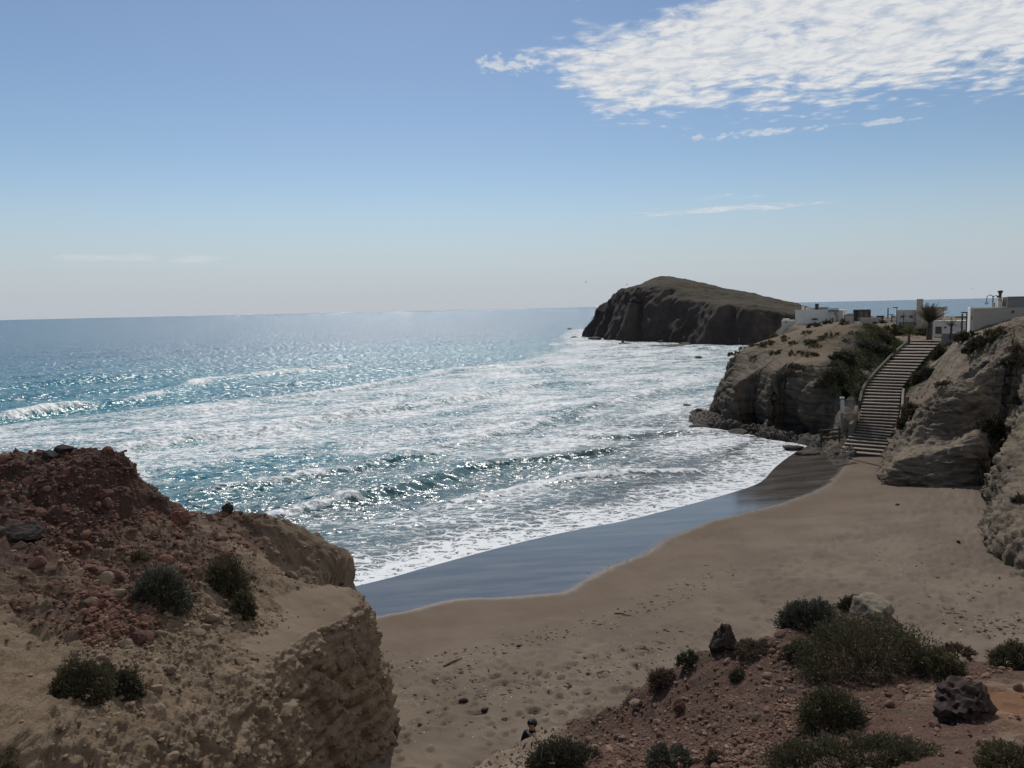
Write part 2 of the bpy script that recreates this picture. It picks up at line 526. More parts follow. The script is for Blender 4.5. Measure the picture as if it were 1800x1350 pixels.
def sand_material():
    m, nt, b = new_mat('volcanic_sand')
    tc = N(nt, 'ShaderNodeTexCoord').outputs['Object']
    wet = attr(nt, 'wet'); damp = attr(nt, 'damp'); dust = attr(nt, 'rough')
    big = noise(nt, tc, 0.35, 5.0, 0.6, dim='2D')
    mid = noise(nt, tc, 2.2, 5.0, 0.6, dim='2D')
    fine = noise(nt, tc, 45.0, 4.0, 0.7, dim='2D')
    spk = noise(nt, tc, 120.0, 2.0, 0.5, dim='2D')
    dry = mixc(nt, smooth(nt, big, 0.32, 0.68), (0.132, 0.101, 0.076), (0.180, 0.141, 0.107))
    dry = mixc(nt, mth(nt, 'MULTIPLY', smooth(nt, mid, 0.4, 0.75), 0.5), dry, (0.155, 0.122, 0.092))
    dry = mixc(nt, mth(nt, 'MULTIPLY', smooth(nt, fine, 0.52, 0.75), 0.4), dry, (0.11, 0.09, 0.07))
    sp = mth(nt, 'MULTIPLY', mth(nt, 'MULTIPLY', smooth(nt, spk, 0.70, 0.76), dust), 0.5)
    dry = mixc(nt, sp, dry, (0.45, 0.42, 0.38))
    wn = mth(nt, 'ADD', wet, mth(nt, 'MULTIPLY', mth(nt, 'SUBTRACT', mid, 0.5), 0.25))
    w = smooth(nt, wn, 0.25, 0.95)
    dm = mixc(nt, mth(nt, 'MULTIPLY', damp, 0.45), dry, (0.125, 0.088, 0.062))
    wc = mixc(nt, smooth(nt, noise(nt, N(nt, 'ShaderNodeMapping', {'Vector': tc, 'Rotation': (0, 0, R(-35)), 'Scale': (0.2, 1.0, 1.0)}).outputs[0], 0.9, 5.0, 0.6, dim='2D'), 0.35, 0.7), (0.055, 0.047, 0.041), (0.105, 0.088, 0.074))
    col = mixc(nt, w, dm, wc)
    nt.links.new(col, b.inputs['Base Color'])
    nt.links.new(mth(nt, 'ADD', smooth(nt, wn, 0.1, 0.8, 0.92, 0.10), mth(nt, 'MULTIPLY', smooth(nt, noise(nt, N(nt, 'ShaderNodeMapping', {'Vector': tc, 'Rotation': (0, 0, R(-35)), 'Scale': (0.25, 1.0, 1.0)}).outputs[0], 1.1, 4.0, 0.6, dim='2D'), 0.45, 0.75), 0.10)), b.inputs['Roughness'])
    nt.links.new(smooth(nt, wn, 0.3, 0.9, 0.10, 0.55), b.inputs['Specular IOR Level'])
    hgt = mth(nt, 'ADD', mth(nt, 'MULTIPLY', noise(nt, tc, 9.0, 6.0, 0.65, dim='2D'), 0.7), mth(nt, 'MULTIPLY', fine, 0.3))
    st = mth(nt, 'MULTIPLY', mth(nt, 'SUBTRACT', 1.0, mth(nt, 'MULTIPLY', w, 0.93)), mth(nt, 'MULTIPLY_ADD', dust, 0.45, 0.12))
    bp = N(nt, 'ShaderNodeBump', {'Strength': st, 'Distance': 0.05, 'Height': hgt})
    nt.links.new(bp.outputs[0], b.inputs['Normal'])
    return m


def build_beach():
    th = np.radians(np.concatenate([np.linspace(-75, -38, 40, endpoint=False), np.linspace(-38, 42, 720), np.linspace(42, 80, 42)[1:]]))
    rr = np.concatenate([np.linspace(1, 9, 12, endpoint=False), 1 / np.linspace(1 / 9.0, 1 / 70.0, 430), [76, 85, 100]])
    nr, nc = len(rr), len(th)
    X = rr[:, None] * np.sin(th)[None]; Y = rr[:, None] * np.cos(th)[None]
    xy = np.column_stack([X.ravel(), Y.ravel()])
    z, d = beach_z(xy)
    wd, ws, _, _ = pdist(xy, WET)
    wsd = wd * ws                         # positive on the sea side
    p3 = np.column_stack([xy, np.zeros(len(xy))])
    lim = 0.35 * fbm(p3, 0.5, 3)
    wet = sstep(wsd + lim, -0.9, 0.9)
    damp = sstep(wsd + 2.5 * fbm(p3, 0.12, 3, off=9), -9.0, -0.3)
    # how trampled the sand is
    tr = sstep(-wsd + 2.2 * fbm(p3, 0.15, 3, off=40), 3.5, 8.0)
    tr = np.maximum(tr, 0)
    # trodden pits
    for sc_, dep, keep, off in ((1.55, 0.105, 0.38, 0), (2.6, 0.07, 0.42, 31), (0.95, 0.07, 0.25, 77)):
        wp = xy * sc_ + off + 0.3 * np.column_stack([fbm(p3, 1.1, 2, off=off), fbm(p3, 1.1, 2, off=off + 5)])
        f1, f2, rid = worley(np.column_stack([wp, np.zeros(len(xy))]), True)
        pit = np.exp(-(f1 / 0.26) ** 2) - 0.45 * np.exp(-((f1 - 0.42) / 0.13) ** 2)
        z = z - dep * pit * (rid < keep) * tr
    z = z + tr * 0.03 * fbm(p3, 0.9, 4, off=3) + 0.010 * fbm(p3, 2.5, 3, off=4) * sstep(-wsd, 0, 3)
    # wind ripples low in the gully
    rip = np.sin((xy[:, 0] * 0.5 + xy[:, 1] * 1.0) * 13 + 3 * fbm(p3, 0.8, 2, off=8))
    z = z + 0.008 * rip * sstep(-xy[:, 1], -19.5, -16)
    Z = z.reshape(nr, nc)
    wetg = wet.reshape(nr, nc)
    # two lines of footprints along the damp sand
    rs = np.random.RandomState(3)
    prints = []
    for line in ([(985, 1022), (1060, 1000), (1150, 968), (1240, 945), (1330, 920), (1390, 908)],
                 [(1075, 1000), (1180, 985), (1280, 960), (1370, 935), (1400, 915)],
                 [(1400, 960), (1440, 935), (1470, 950), (1420, 985), (1360, 1000), (1310, 1010)],
                 [(700, 1180), (860, 1190), (1020, 1230), (1080, 1290)],
                 [(640, 1340), (760, 1260), (900, 1200), (1100, 1150)],
                 [(1520, 830), (1530, 900), (1490, 940), (1440, 980)]):
        w = catmull(np.array([PB(a, b)[:2] for a, b in line]), 20, closed=False)
        L = np.append(0, np.cumsum(np.linalg.norm(np.diff(w, axis=0), axis=1)))
        s = 0.0; k = 0
        while s < L[-1]:
            c = np.array([np.interp(s, L, w[:, 0]), np.interp(s, L, w[:, 1])])
            e = np.array([np.interp(s + .2, L, w[:, 0]), np.interp(s + .2, L, w[:, 1])]) - c
            e /= np.linalg.norm(e) + 1e-6
            nrm = np.array([-e[1], e[0]])
            prints.append((c + nrm * (0.13 if k % 2 else -0.13) + rs.normal(0, .04, 2), e))
            s += 0.62 + rs.rand() * 0.15; k += 1
    for c, e in prints:
        r0 = np.hypot(*c); t0 = math.atan2(c[0], c[1])
        i0, i1 = np.searchsorted(rr, [r0 - .5, r0 + .5]); j0, j1 = np.searchsorted(th, [t0 - .5 / r0, t0 + .5 / r0])
        dx = X[i0:i1, j0:j1] - c[0]; dy = Y[i0:i1, j0:j1] - c[1]
        a = dx * e[0] + dy * e[1]; b = -dx * e[1] + dy * e[0]
        q = np.sqrt((a / 0.20) ** 2 + (b / 0.10) ** 2)
        Z[i0:i1, j0:j1] += (-0.075 * np.exp(-q ** 3) + 0.028 * np.exp(-((q - 1.45) / 0.3) ** 2)) * (1 - wetg[i0:i1, j0:j1])
    V = np.stack([X, Y, Z], -1).reshape(-1, 3)
    me = mesh_np('beach', V, grid_faces(nr, nc)[:, ::-1])
    vattr(me, 'wet', wet); vattr(me, 'damp', damp); vattr(me, 'rough', tr)
    o = link('beach', me, sand_material())
    tag(o, kind='structure')
    return o


beach = build_beach()

# ------------------------------------------------------------------ the sea
def sea_material():
    m, nt, b = new_mat('sea_water')
    tc = N(nt, 'ShaderNodeTexCoord').outputs['Object']
    cov = attr(nt, 'foam'); deep = attr(nt, 'deep'); murk = attr(nt, 'murk'); lace = attr(nt, 'lace')
    near = attr(nt, 'near')
    col = mixc(nt, deep, (0.012, 0.165, 0.200), (0.012, 0.095, 0.165))
    blot = noise(nt, tc, 0.03, 4.0, dim='2D')
    col = mixc(nt, mth(nt, 'MULTIPLY', smooth(nt, blot, 0.4, 0.7), 0.35), col, (0.006, 0.05, 0.095))
    col = mixc(nt, murk, col, (0.060, 0.074, 0.072))
    # foam: a net of cells near the shore, torn streaks further out
    rot = N(nt, 'ShaderNodeMapping', {'Vector': tc, 'Rotation': (0, 0, R(-48)), 'Scale': (0.42, 1.0, 1.0)}).outputs[0]
    warp = N(nt, 'ShaderNodeTexNoise', {'Vector': tc, 'Scale': 0.9, 'Detail': 4.0}, noise_dimensions='2D')
    wv = N(nt, 'ShaderNodeVectorMath', {0: N(nt, 'ShaderNodeVectorMath', {0: warp.outputs['Color'], 1: (0.5, 0.5, 0.5)}, operation='SUBTRACT').outputs[0], 'Scale': 1.3}, operation='SCALE').outputs[0]
    pw = N(nt, 'ShaderNodeVectorMath', {0: rot, 1: wv}, operation='ADD').outputs[0]
    v1 = N(nt, 'ShaderNodeTexVoronoi', {'Vector': pw, 'Scale': 1.5}, feature='DISTANCE_TO_EDGE', voronoi_dimensions='2D').outputs['Distance']
    v2 = N(nt, 'ShaderNodeTexVoronoi', {'Vector': pw, 'Scale': 3.9}, feature='DISTANCE_TO_EDGE', voronoi_dimensions='2D').outputs['Distance']
    net = mth(nt, 'MAXIMUM', smooth(nt, v1, 0.02, 0.36, 1.0, 0.0), mth(nt, 'MULTIPLY', smooth(nt, v2, 0.01, 0.30, 1.0, 0.0), 0.86))
    tear = noise(nt, pw, 2.2, 7.0, 0.7, dim='2D')
    tear2 = noise(nt, rot, 0.32, 5.0, 0.6, dim='2D')
    pat2 = mth(nt, 'ADD', mth(nt, 'MULTIPLY', tear, 0.7), mth(nt, 'MULTIPLY', tear2, 0.3))
    pat2 = smooth(nt, pat2, 0.30, 0.70)
    netm = mth(nt, 'ADD', mth(nt, 'MULTIPLY', net, 0.72), mth(nt, 'MULTIPLY', pat2, 0.28))
    pat2b = mth(nt, 'ADD', mth(nt, 'MULTIPLY', pat2, 0.7), mth(nt, 'MULTIPLY', net, 0.3))
    pat = N(nt, 'ShaderNodeMix', {0: lace, 2: pat2b, 3: netm}, data_type='FLOAT').outputs[0]
    thr = mth(nt, 'SUBTRACT', 1.02, cov)
    fm = smooth(nt, mth(nt, 'SUBTRACT', pat, thr), -0.10, 0.16)
    thin = mth(nt, 'MULTIPLY', smooth(nt, mth(nt, 'SUBTRACT', pat, thr), -0.45, 0.1), 0.22)
    fm2 = mth(nt, 'MAXIMUM', fm, mth(nt, 'MULTIPLY', thin, smooth(nt, cov, 0.05, 0.5)))
    col = mixc(nt, fm2, col, (0.66, 0.68, 0.69))
    nt.links.new(col, b.inputs['Base Color'])
    b.inputs['IOR'].default_value = 1.33
    nt.links.new(mth(nt, 'MULTIPLY_ADD', fm2, 0.4, 0.21), b.inputs['Roughness'])
    # chop: small waves too fine for the mesh tilt the surface
    chop = N(nt, 'ShaderNodeMapping', {'Vector': tc, 'Rotation': (0, 0, R(-40)), 'Scale': (0.6, 1.0, 1.0)}).outputs[0]
    c1 = N(nt, 'ShaderNodeTexNoise', {'Vector': chop, 'Scale': 1.3, 'Detail': 5.0, 'Roughness': 0.8, 'Distortion': 0.0}, noise_dimensions='2D').outputs['Color']
    sl = N(nt, 'ShaderNodeVectorMath', {0: c1, 1: (0.5, 0.5, 0.5)}, operation='SUBTRACT').outputs[0]
    sl = N(nt, 'ShaderNodeVectorMath', {0: sl, 1: (1.0, 1.0, 0.0)}, operation='MULTIPLY').outputs[0]
    amp = mth(nt, 'MULTIPLY', attr(nt, 'chop'), mth(nt, 'MULTIPLY_ADD', fm2, 0.3, 1.0))
    sl = N(nt, 'ShaderNodeVectorMath', {0: sl, 'Scale': amp}, operation='SCALE').outputs[0]
    geo = N(nt, 'ShaderNodeNewGeometry')
    nn = N(nt, 'ShaderNodeVectorMath', {0: geo.outputs['Normal'], 1: sl}, operation='ADD').outputs[0]
    nn = N(nt, 'ShaderNodeVectorMath', {0: nn}, operation='NORMALIZE').outputs[0]
    bp = N(nt, 'ShaderNodeBump', {'Strength': 0.6, 'Distance': 0.06, 'Height': fm, 'Normal': nn})
    nt.links.new(bp.outputs[0], b.inputs['Normal'])
    return m


CRESTS = [  # photograph pixels along each crest, height, front length, back length, foam on it
    ([(-260, 730), (0, 685), (180, 668), (330, 650), (430, 640)], 0.85, 3.0, 6.0, 0.10),
    ([(-260, 785), (-60, 750), (60, 729), (190, 713)], 1.15, 1.2, 4.0, 1.0),
    ([(190, 713), (260, 698), (300, 690), (360, 671), (450, 661), (550, 652), (640, 640)], 0.75, 1.5, 4.5, 0.75),
    ([(300, 735), (480, 706), (600, 690), (700, 671), (800, 652), (900, 643), (990, 630)], 0.7, 1.3, 4.0, 0.9),
    ([(150, 800), (235, 786), (350, 770), (480, 755), (620, 730), (760, 712), (900, 690), (1000, 672)], 0.75, 1.2, 3.6, 0.95),
    ([(700, 800), (840, 771), (960, 738), (1050, 712), (1150, 692), (1220, 680)], 0.55, 1.2, 3.2, 0.9),
    ([(300, 880), (480, 858), (560, 836), (640, 825), (700, 812), (800, 800)], 0.55, 0.9, 2.4, 0.75),
    ([(560, 905), (640, 872), (700, 856), (780, 838), (850, 820), (950, 806), (1050, 797), (1130, 782)], 0.46, 0.8, 2.0, 0.42),
    ([(430, 915), (500, 905), (580, 886), (640, 878)], 0.4, 0.7, 1.8, 1.0),
    ([(760, 880), (860, 868), (960, 852), (1100, 836), (1180, 830), (1240, 828)], 0.28, 0.6, 1.6, 0.75),
    ([(980, 760), (1080, 770), (1180, 765), (1280, 760)], 0.3, 0.7, 2.0, 0.6),
    ([(1060, 628), (1130, 622), (1200, 616), (1280, 614)], 0.7, 2.5, 6.0, 0.95),
    ([(960, 610), (1040, 603), (1120, 608)], 0.7, 2.5, 6.0, 0.9),
]
OUTER = [(-400, 815), (-200, 772), (0, 742), (190, 716), (300, 706), (480, 702), (620, 681), (720, 663), (850, 643), (940, 622), (985, 606), (965, 592), (1000, 580), (1060, 576)]
INNER = [(100, 880), (270, 836), (480, 796), (640, 792), (800, 806), (1000, 794), (1130, 788), (1230, 795), (1330, 792), (1420, 780)]


def build_sea():
    th = np.radians(np.concatenate([np.linspace(-89, -38, 60, endpoint=False), np.linspace(-38, 26, 640), np.linspace(26, 89, 90)[1:]]))
    rr = np.concatenate([np.linspace(24, 30, 10, endpoint=False), 1 / np.linspace(1 / 30.0, 1 / 700.0, 520), np.geomspace(760, 60000, 34)])
    nr, nc = len(rr), len(th)
    X = rr[:, None] * np.sin(th)[None]; Y = rr[:, None] * np.cos(th)[None]
    xy = np.column_stack([X.ravel(), Y.ravel()]); p3 = np.column_stack([xy, np.zeros(len(xy))])
    rad = np.repeat(rr, nc)
    ds, ss, _, _ = pdist(xy, SHORE)
    ds = ds * ss                                 # positive out to sea
    W = lambda pts: np.array([P(a, b, z=0)[:2] for a, b in pts])
    od, os_, _, _ = pdist(xy, catmull(W(OUTER), 2, closed=False)); outd = -od * os_      # positive shoreward
    id_, is_, _, _ = pdist(xy, catmull(W(INNER), 2, closed=False)); ind = -id_ * is_
    lf = fbm(p3, 0.045, 4, off=5)
    azd = np.degrees(np.arctan2(xy[:, 0], xy[:, 1]))
    surf = sstep(outd + 7 * lf, -3, 8) * (1 - sstep(azd, 16.5, 18.5) * sstep(rad, 170, 260))
    inner = sstep(ind + 2.5 * fbm(p3, 0.12, 3, off=15), -1.5, 4)
    streak = fbm(np.column_stack([xy[:, 0] * 0.7 - xy[:, 1] * 0.7, (xy[:, 0] + xy[:, 1]) * 0.28, p3[:, 2]]), 0.22, 4, off=2)
    cov = surf * (0.52 + 0.52 * streak + 0.16 * lf)
    cov = cov * (1 - inner) + inner * (0.26 + 0.30 * streak)
    swl = 6.5 + 2.6 * fbm(p3, 0.16, 3, off=7)
    sw = sstep(-ds, -swl, -swl * 0.45) * (ds > -4)
    band = 0.40 + 0.18 * sstep(-ds, -3.0, -0.2) + 0.22 * fbm(p3, 0.35, 3, off=21)
    cov = np.maximum(cov * (1 - sw), sw * band)
    cov = np.maximum(cov, sstep(-ds, -0.55, -0.1) * 0.82)          # bubbling front edge of the wash
    cov = cov + 0.05 * fbm(p3, 1.4, 2, off=33)
    # height
    far = sstep(-rad, -900, -120)
    shal = sstep(ds, 0.3, 14)
    k1 = np.array([0.55, 0.83]); k2 = np.array([0.2, 0.98])
    ph = fbm(p3, 0.012, 2) * 6
    z = far * shal * (0.16 * np.sin((xy @ np.array([-0.82, 0.57])) * 0.26 + ph) + 0.12 * np.sin((xy @ np.array([-0.6, 0.8])) * 0.47 + ph * 1.7))
    z = z + far * shal * (0.34 * fbm(p3 * np.array([1, 1, 1]), 0.11, 4, 0.55, off=3) + 0.16 * fbm(p3, 0.45, 3, 0.55, off=8, ridged=True))
    z = z + 0.030 * fbm(p3, 0.8, 3, off=12) * sstep(ds, 0.1, 3)
    wob_ = xy + np.column_stack([fbm(p3, 0.10, 2, off=51), fbm(p3, 0.10, 2, off=61)]) * 1.5
    e1 = fbm(p3, 0.07, 2, off=30); rag_ = 0.9 * fbm(p3, 0.55, 3, 0.6, off=71)
    e2 = fbm(p3, 0.06, 2, off=77)
    tex_ = fbm(p3, 1.3, 2, 0.65, off=19) * 0.28 + fbm(p3, 3.1, 1, off=29) * 0.10
    for ci, (pts, A, lfr, lbk, fo) in enumerate(CRESTS):
        line = catmull(W(pts), 4, closed=False)
        mn = line.min(0) - 16; mx = line.max(0) + 16
        ii = np.nonzero((xy[:, 0] > mn[0]) & (xy[:, 0] < mx[0]) & (xy[:, 1] > mn[1]) & (xy[:, 1] < mx[1]))[0]
        d, s, al, _ = pdist(wob_[ii], line)
        s = d * s                                # positive seaward
        env = np.clip(np.minimum(al, 1 - al) / 0.14, 0, 1) ** 0.7
        env = env * (0.75 + 0.5 * e1[ii] * (1 if ci % 2 else -1))
        prof = np.where(s > 0, np.exp(-(s / lbk) ** 2), np.exp(-(s / lfr) ** 2))
        ok = (al > 0.001) & (al < 0.999)
        z[ii] += A * env * prof * ok - 0.13 * A * env * np.exp(-((s + 2.6 * lfr) / (1.6 * lfr)) ** 2) * ok
        crest = np.exp(-(((s + 0.15 * lfr) + rag_[ii] * lfr) / (0.95 * lfr)) ** 2) * ok * env
        patch = sstep(e2[ii] * (1 if ci % 3 else -1) + (fo - 0.5) * 1.2, -0.25, 0.25)
        cov[ii] = np.maximum(cov[ii], crest * patch * 1.05 * min(1, fo + 0.2))
        z[ii] += tex_[ii] * crest * patch * min(1.0, A + 0.25)
        # the smooth dark front of an unbroken crest
        face = np.exp(-((s + 1.0 * lfr) / (0.8 * lfr)) ** 2) * ok * env * (1 - patch)
        cov[ii] *= (1 - 0.85 * face)
    # scattered whitecaps out at sea
    wc = fbm(np.column_stack([xy[:, 0] * 0.5 + xy[:, 1] * 0.2, xy[:, 1] * 0.35, p3[:, 2]]), 0.16, 4, 0.55, off=90)
    cov = np.maximum(cov, sstep(wc, 0.40, 0.52) * 0.55 * (1 - surf) * sstep(-rad, -600, -200))
    z = z + np.clip(cov, 0, 1) * 0.03 * fbm(p3, 2.4, 2, off=55) * sstep(ds, 0.3, 2)
    V = np.column_stack([xy, z])
    me = mesh_np('sea', V, grid_faces(nr, nc)[:, ::-1])
    deep = sstep(rad + 40 * lf - 0.9 * np.minimum(0, xy[:, 0]), 150, 420)
    murk = np.clip(sstep(-ds, -38, -8) * 0.65 + sstep(-ds, -9, -1) * 0.3 + 0.25 * surf * sstep(xy[:, 0], -10, 15), 0, 1)
    vattr(me, 'foam', np.clip(cov, 0, 1)); vattr(me, 'deep', deep); vattr(me, 'murk', murk)
    vattr(me, 'lace', np.clip(sstep(-ds, -16, -7), 0, 1)); vattr(me, 'near', sstep(-rad, -120, -40))
    vattr(me, 'chop', 3.2 * sstep(ds, 0.0, 18) + 0.35)
    o = link('sea', me, sea_material())
    tag(o, kind='structure')
    return o


sea = build_sea()

# ------------------------------------------------------------------ rock and earth materials
def earth_material(name, rock_a, rock_b, dark, red=None, sand=None, grass=None, bump=0.6, scale=1.0, strata=0.0, spec=0.15, keep=0.15):
    """rock whose colour varies with noise; masks carried by the mesh: red rubble, blown sand, thin vegetation"""
    m, nt, b = new_mat(name)
    tc = N(nt, 'ShaderNodeTexCoord').outputs['Object']
    big = noise(nt, tc, 0.45 * scale, 4.0, 0.6)
    mid = noise(nt, tc, 3.0 * scale, 6.0, 0.65)
    fine = noise(nt, tc, 22.0 * scale, 5.0, 0.7)
    col = mixc(nt, smooth(nt, mth(nt, 'ADD', mth(nt, 'MULTIPLY', big, 0.6), mth(nt, 'MULTIPLY', mid, 0.4)), 0.36, 0.64), rock_a, rock_b)
    hh = mth(nt, 'ADD', mth(nt, 'MULTIPLY', mid, 0.6), mth(nt, 'MULTIPLY', fine, 0.4))
    if strata:
        mp = N(nt, 'ShaderNodeMapping', {'Vector': tc, 'Rotation': (R(10), R(-16), 0), 'Scale': (0.25, 0.25, 4.0)}).outputs[0]
        ly = noise(nt, mp, 1.3 * scale, 5.0, 0.6)
        col = mixc(nt, mth(nt, 'MULTIPLY', smooth(nt, ly, 0.45, 0.7), strata), col, dark)
        hh = mth(nt, 'ADD', hh, mth(nt, 'MULTIPLY', ly, 0.9))
    if sand:
        s = mth(nt, 'ADD', attr(nt, 'sand'), mth(nt, 'MULTIPLY', mth(nt, 'SUBTRACT', mid, 0.5), 0.7))
        sm = smooth(nt, s, 0.35, 0.65)
        col = mixc(nt, sm, col, mixc(nt, fine, tuple(np.array(sand) * 0.85), tuple(np.array(sand) * 1.12)))
    if red:
        q = mth(nt, 'ADD', attr(nt, 'red'), mth(nt, 'MULTIPLY', mth(nt, 'SUBTRACT', mid, 0.5), 0.8))
        rc = mixc(nt, smooth(nt, fine, 0.35, 0.65), tuple(np.array(red) * 0.62), tuple(np.array(red) * 1.25))
        rc = mixc(nt, mth(nt, 'MULTIPLY', smooth(nt, mid, 0.5, 0.7), 0.6), rc, tuple(np.array(red) * np.array([0.55, 0.5, 0.5])))
        col = mixc(nt, smooth(nt, q, 0.3, 0.7), col, rc)
    if grass:
        g = mth(nt, 'ADD', attr(nt, 'green'), mth(nt, 'MULTIPLY', mth(nt, 'SUBTRACT', mid, 0.5), 1.0))
        col = mixc(nt, mth(nt, 'MULTIPLY', smooth(nt, g, 0.35, 0.7), 0.85), col, mixc(nt, fine, tuple(np.array(grass) * 0.6), tuple(np.array(grass) * 1.4)))
    spk = smooth(nt, fine, 0.60, 0.74)
    col = mixc(nt, mth(nt, 'MULTIPLY', spk, 0.35), col, dark)
    nt.links.new(col, b.inputs['Base Color'])
    b.inputs['Roughness'].default_value = 0.93
    b.inputs['Specular IOR Level'].default_value = spec
    bs = bump
    if sand: bs = mth(nt, 'MULTIPLY', mth(nt, 'SUBTRACT', 1.0, mth(nt, 'MULTIPLY', sm, 1.0 - keep)), bump)
    bp = N(nt, 'ShaderNodeBump', {'Strength': bs, 'Distance': 0.12 / scale, 'Height': hh})
    nt.links.new(bp.outputs[0], b.inputs['Normal'])
    return m


def ledges(p, f, tilt=(0.22, -0.10), off=0.0, jag=0.35):
    """bedded rock: each bed juts out by its own amount, with a sharp lip"""
    zz = (p[:, 2] + tilt[0] * p[:, 0] + tilt[1] * p[:, 1] + jag * fbm(p, 0.45, 4, 0.6, off=off)) * f
    k = np.floor(zz); fr = zz - k
    amp = RND[(k.astype(int) * 37) & 255, 1] * 0.8 + 0.2
    lat = 0.6 + 0.8 * fbm(np.column_stack([p[:, 0], p[:, 1], k * 3.7]), 0.6, 3, off=off + 9)
    return (np.where(fr < 0.8, (fr / 0.8) ** 0.6, (1 - fr) / 0.2) - 0.45) * amp * lat


def cracks(p, f, off=0.0):
    a, b, r_ = worley(p * f + 0.35 * np.column_stack([fbm(p, f * 0.8, 2, off=off), fbm(p, f * 0.8, 2, off=off + 7), fbm(p, f * 0.8, 2, off=off + 14)]) + off)
    return -np.exp(-((b - a) / 0.09) ** 2), r_ - 0.5


def D(l): return [tuple(P(a, b, d=c)) for a, b, c in l]
def Zp(l): return [tuple(P(a, b, z=c)) for a, b, c in l]


# ------------------------------------------------------------------ left bluff
bl_top = tps(D([(0, 832, 22), (60, 803, 22.3), (110, 788, 22.5), (200, 792, 22.5), (228, 806, 22.3), (246, 846, 21.9), (262, 874, 21.8), (282, 890, 22.0), (315, 893, 22.8), (400, 894, 23.6), (510, 916, 23), (560, 949, 22.4), (606, 972, 21.9),
                (100, 885, 20.3), (200, 905, 20.3), (0, 962, 17.3), (120, 985, 17.6), (255, 945, 19.8), (0, 1100, 14.3), (150, 1085, 15.2), (285, 1065, 16.4), (400, 1065, 17.1), (340, 960, 19.8),
                (450, 965, 20.6), (500, 1062, 17.8), (618, 1032, 18.9), (670, 1085, 18.1), (600, 1105, 16.9), (480, 1135, 15.8), (555, 1205, 15.0), (400, 1255, 12.9),
                (300, 1185, 13.6), (200, 1200, 12.7), (100, 1200, 12.4), (0, 1200, 11.9), (0, 1350, 9.3), (200, 1350, 9.7), (390, 1350, 10.9)])
             + [(-4.9, 20.2, 4.35), (-6.4, 20.6, 4.9), (-20, 30, 5.0), (-10, 26.5, 4.4), (-10.5, 22.4, 5.9), (-10.0, 23.6, 5.4), (-10.3, 24.8, 4.9), (-12.5, 23.6, 6.6), (-14, 25.5, 5.2), (-9.0, 24.6, 5.0), (-7.5, 24.4, 4.7), (-5.3, 23.0, 4.5), (-30, 22, 8.2), (-30, 8, 7.6), (-14, 2, 7.4), (-5, 4, 6.3), (-25, -2, 8.0), (-5, 7, 6.1)], lam=3e-5)
BL_OUT = [(-3.7, 2.0, 1.4), (-3.75, 8.0, 1.3), (-3.85, 11.0, 1.3), (-3.85, 13.5, 1.2), (-3.8, 15.2, 1.1), (-3.55, 16.5, 0.9), (-3.15, 17.4, 0.7), (-2.95, 18.2, 0.7), (-3.3, 19.1, 0.8), (-4.2, 19.7, 0.8), (-4.6, 20.4, 0.7), (-4.35, 21.2, 0.6),
          (-4.45, 22.2, 0.7), (-5.6, 23.7, 1.2), (-8.5, 25.0, 1.5), (-12, 26.0, 2.0), (-20, 27.5, 2.2), (-36, 27, 3), (-48, 12, 3), (-40, -8, 3), (-20, -10, 3), (-8, -6, 2)]


def red_mask(p):
    x, y = p[:, 0], p[:, 1]
    q = np.column_stack([x, y, 0 * x])
    pk = sstep(7.0 + 0.8 * fbm(q, 0.5, 3) - (np.abs(-x) * 0 + (x + 16) * 0.9) - 0.10 * (22 - y) * 0, 0.0, 1.6) * sstep(y, 11.5, 15.0)
    low = sstep(-x + 0.9 * fbm(q, 0.7, 3, off=4), 5.4, 7.8) * sstep(y, 10.5, 13.0)
    return np.clip(np.maximum(pk, low * 0.52), 0, 1)


def bl_sand(p, n):
    q = p.copy(); q[:, 2] = 0
    x, y = p[:, 0], p[:, 1]
    ramp = np.exp(-(((x + 4.55) - 0.10 * (y - 16)) / 0.75) ** 2) * sstep(y, 13.2, 15.2) * sstep(-y, -19.0, -17.6)
    drift = sstep(fbm(q, 0.55, 3, off=61), 0.05, 0.4) * 0.9
    flat = sstep(n[:, 2], 0.72, 0.92)
    return np.clip(ramp * 1.5 + drift * 0.8, 0, 1) * flat


def bl_disp(p, n, s):
    red = red_mask(p)
    w1, w2, r1 = worley(p * 1.9)
    c1, c2, r2 = worley(p * 5.2 + 9)
    c3, c4, r3 = worley(p * 11.0 + 3)
    steep = 1 - np.clip(n[:, 2], 0, 1)
    sand = bl_sand(p, n)
    h = 0.26 * fbm(p, 0.55, 4, 0.5, off=2) * (0.55 + 0.6 * red)
    lump = np.clip(1 - w1 * 1.25, 0, 1) * 0.16 * (0.35 + 0.9 * red)
    cob = np.clip(1 - c1 * 1.4, 0, 1) * 0.17 * (0.25 + r2) * (0.40 + 0.70 * red)
    peb = np.clip(1 - c3 * 1.4, 0, 1) * 0.075 * (0.3 + r3)
    flute = -0.10 * np.abs(fbm(p * np.array([1, 1, 0.22]), 1.6, 3, off=13)) * steep
    h = h + (lump + cob + peb) * (1 - 0.93 * sand) + flute + 0.13 * fbm(p, 2.6, 4, 0.62, off=21) * (1 - 0.9 * sand)
    ck, cr = cracks(p, 0.95, 3)
    h = h + (0.13 * ck + 0.16 * cr) * (0.12 + 0.75 * np.clip(steep * 1.4 + red, 0, 1)) * (1 - 0.9 * sand)
    h = h + 0.14 * ledges(p, 2.2, (0.05, 0.05), 5) * sstep(steep, 0.25, 0.6)
    # the rubble heap is broken by two steps
    h = h + red * 0.16 * fbm(p, 1.1, 3, 0.55, off=31, ridged=True)
    h = h - 0.12 - 0.17 * red
    return h * sstep(s, -0.8, 0.05)


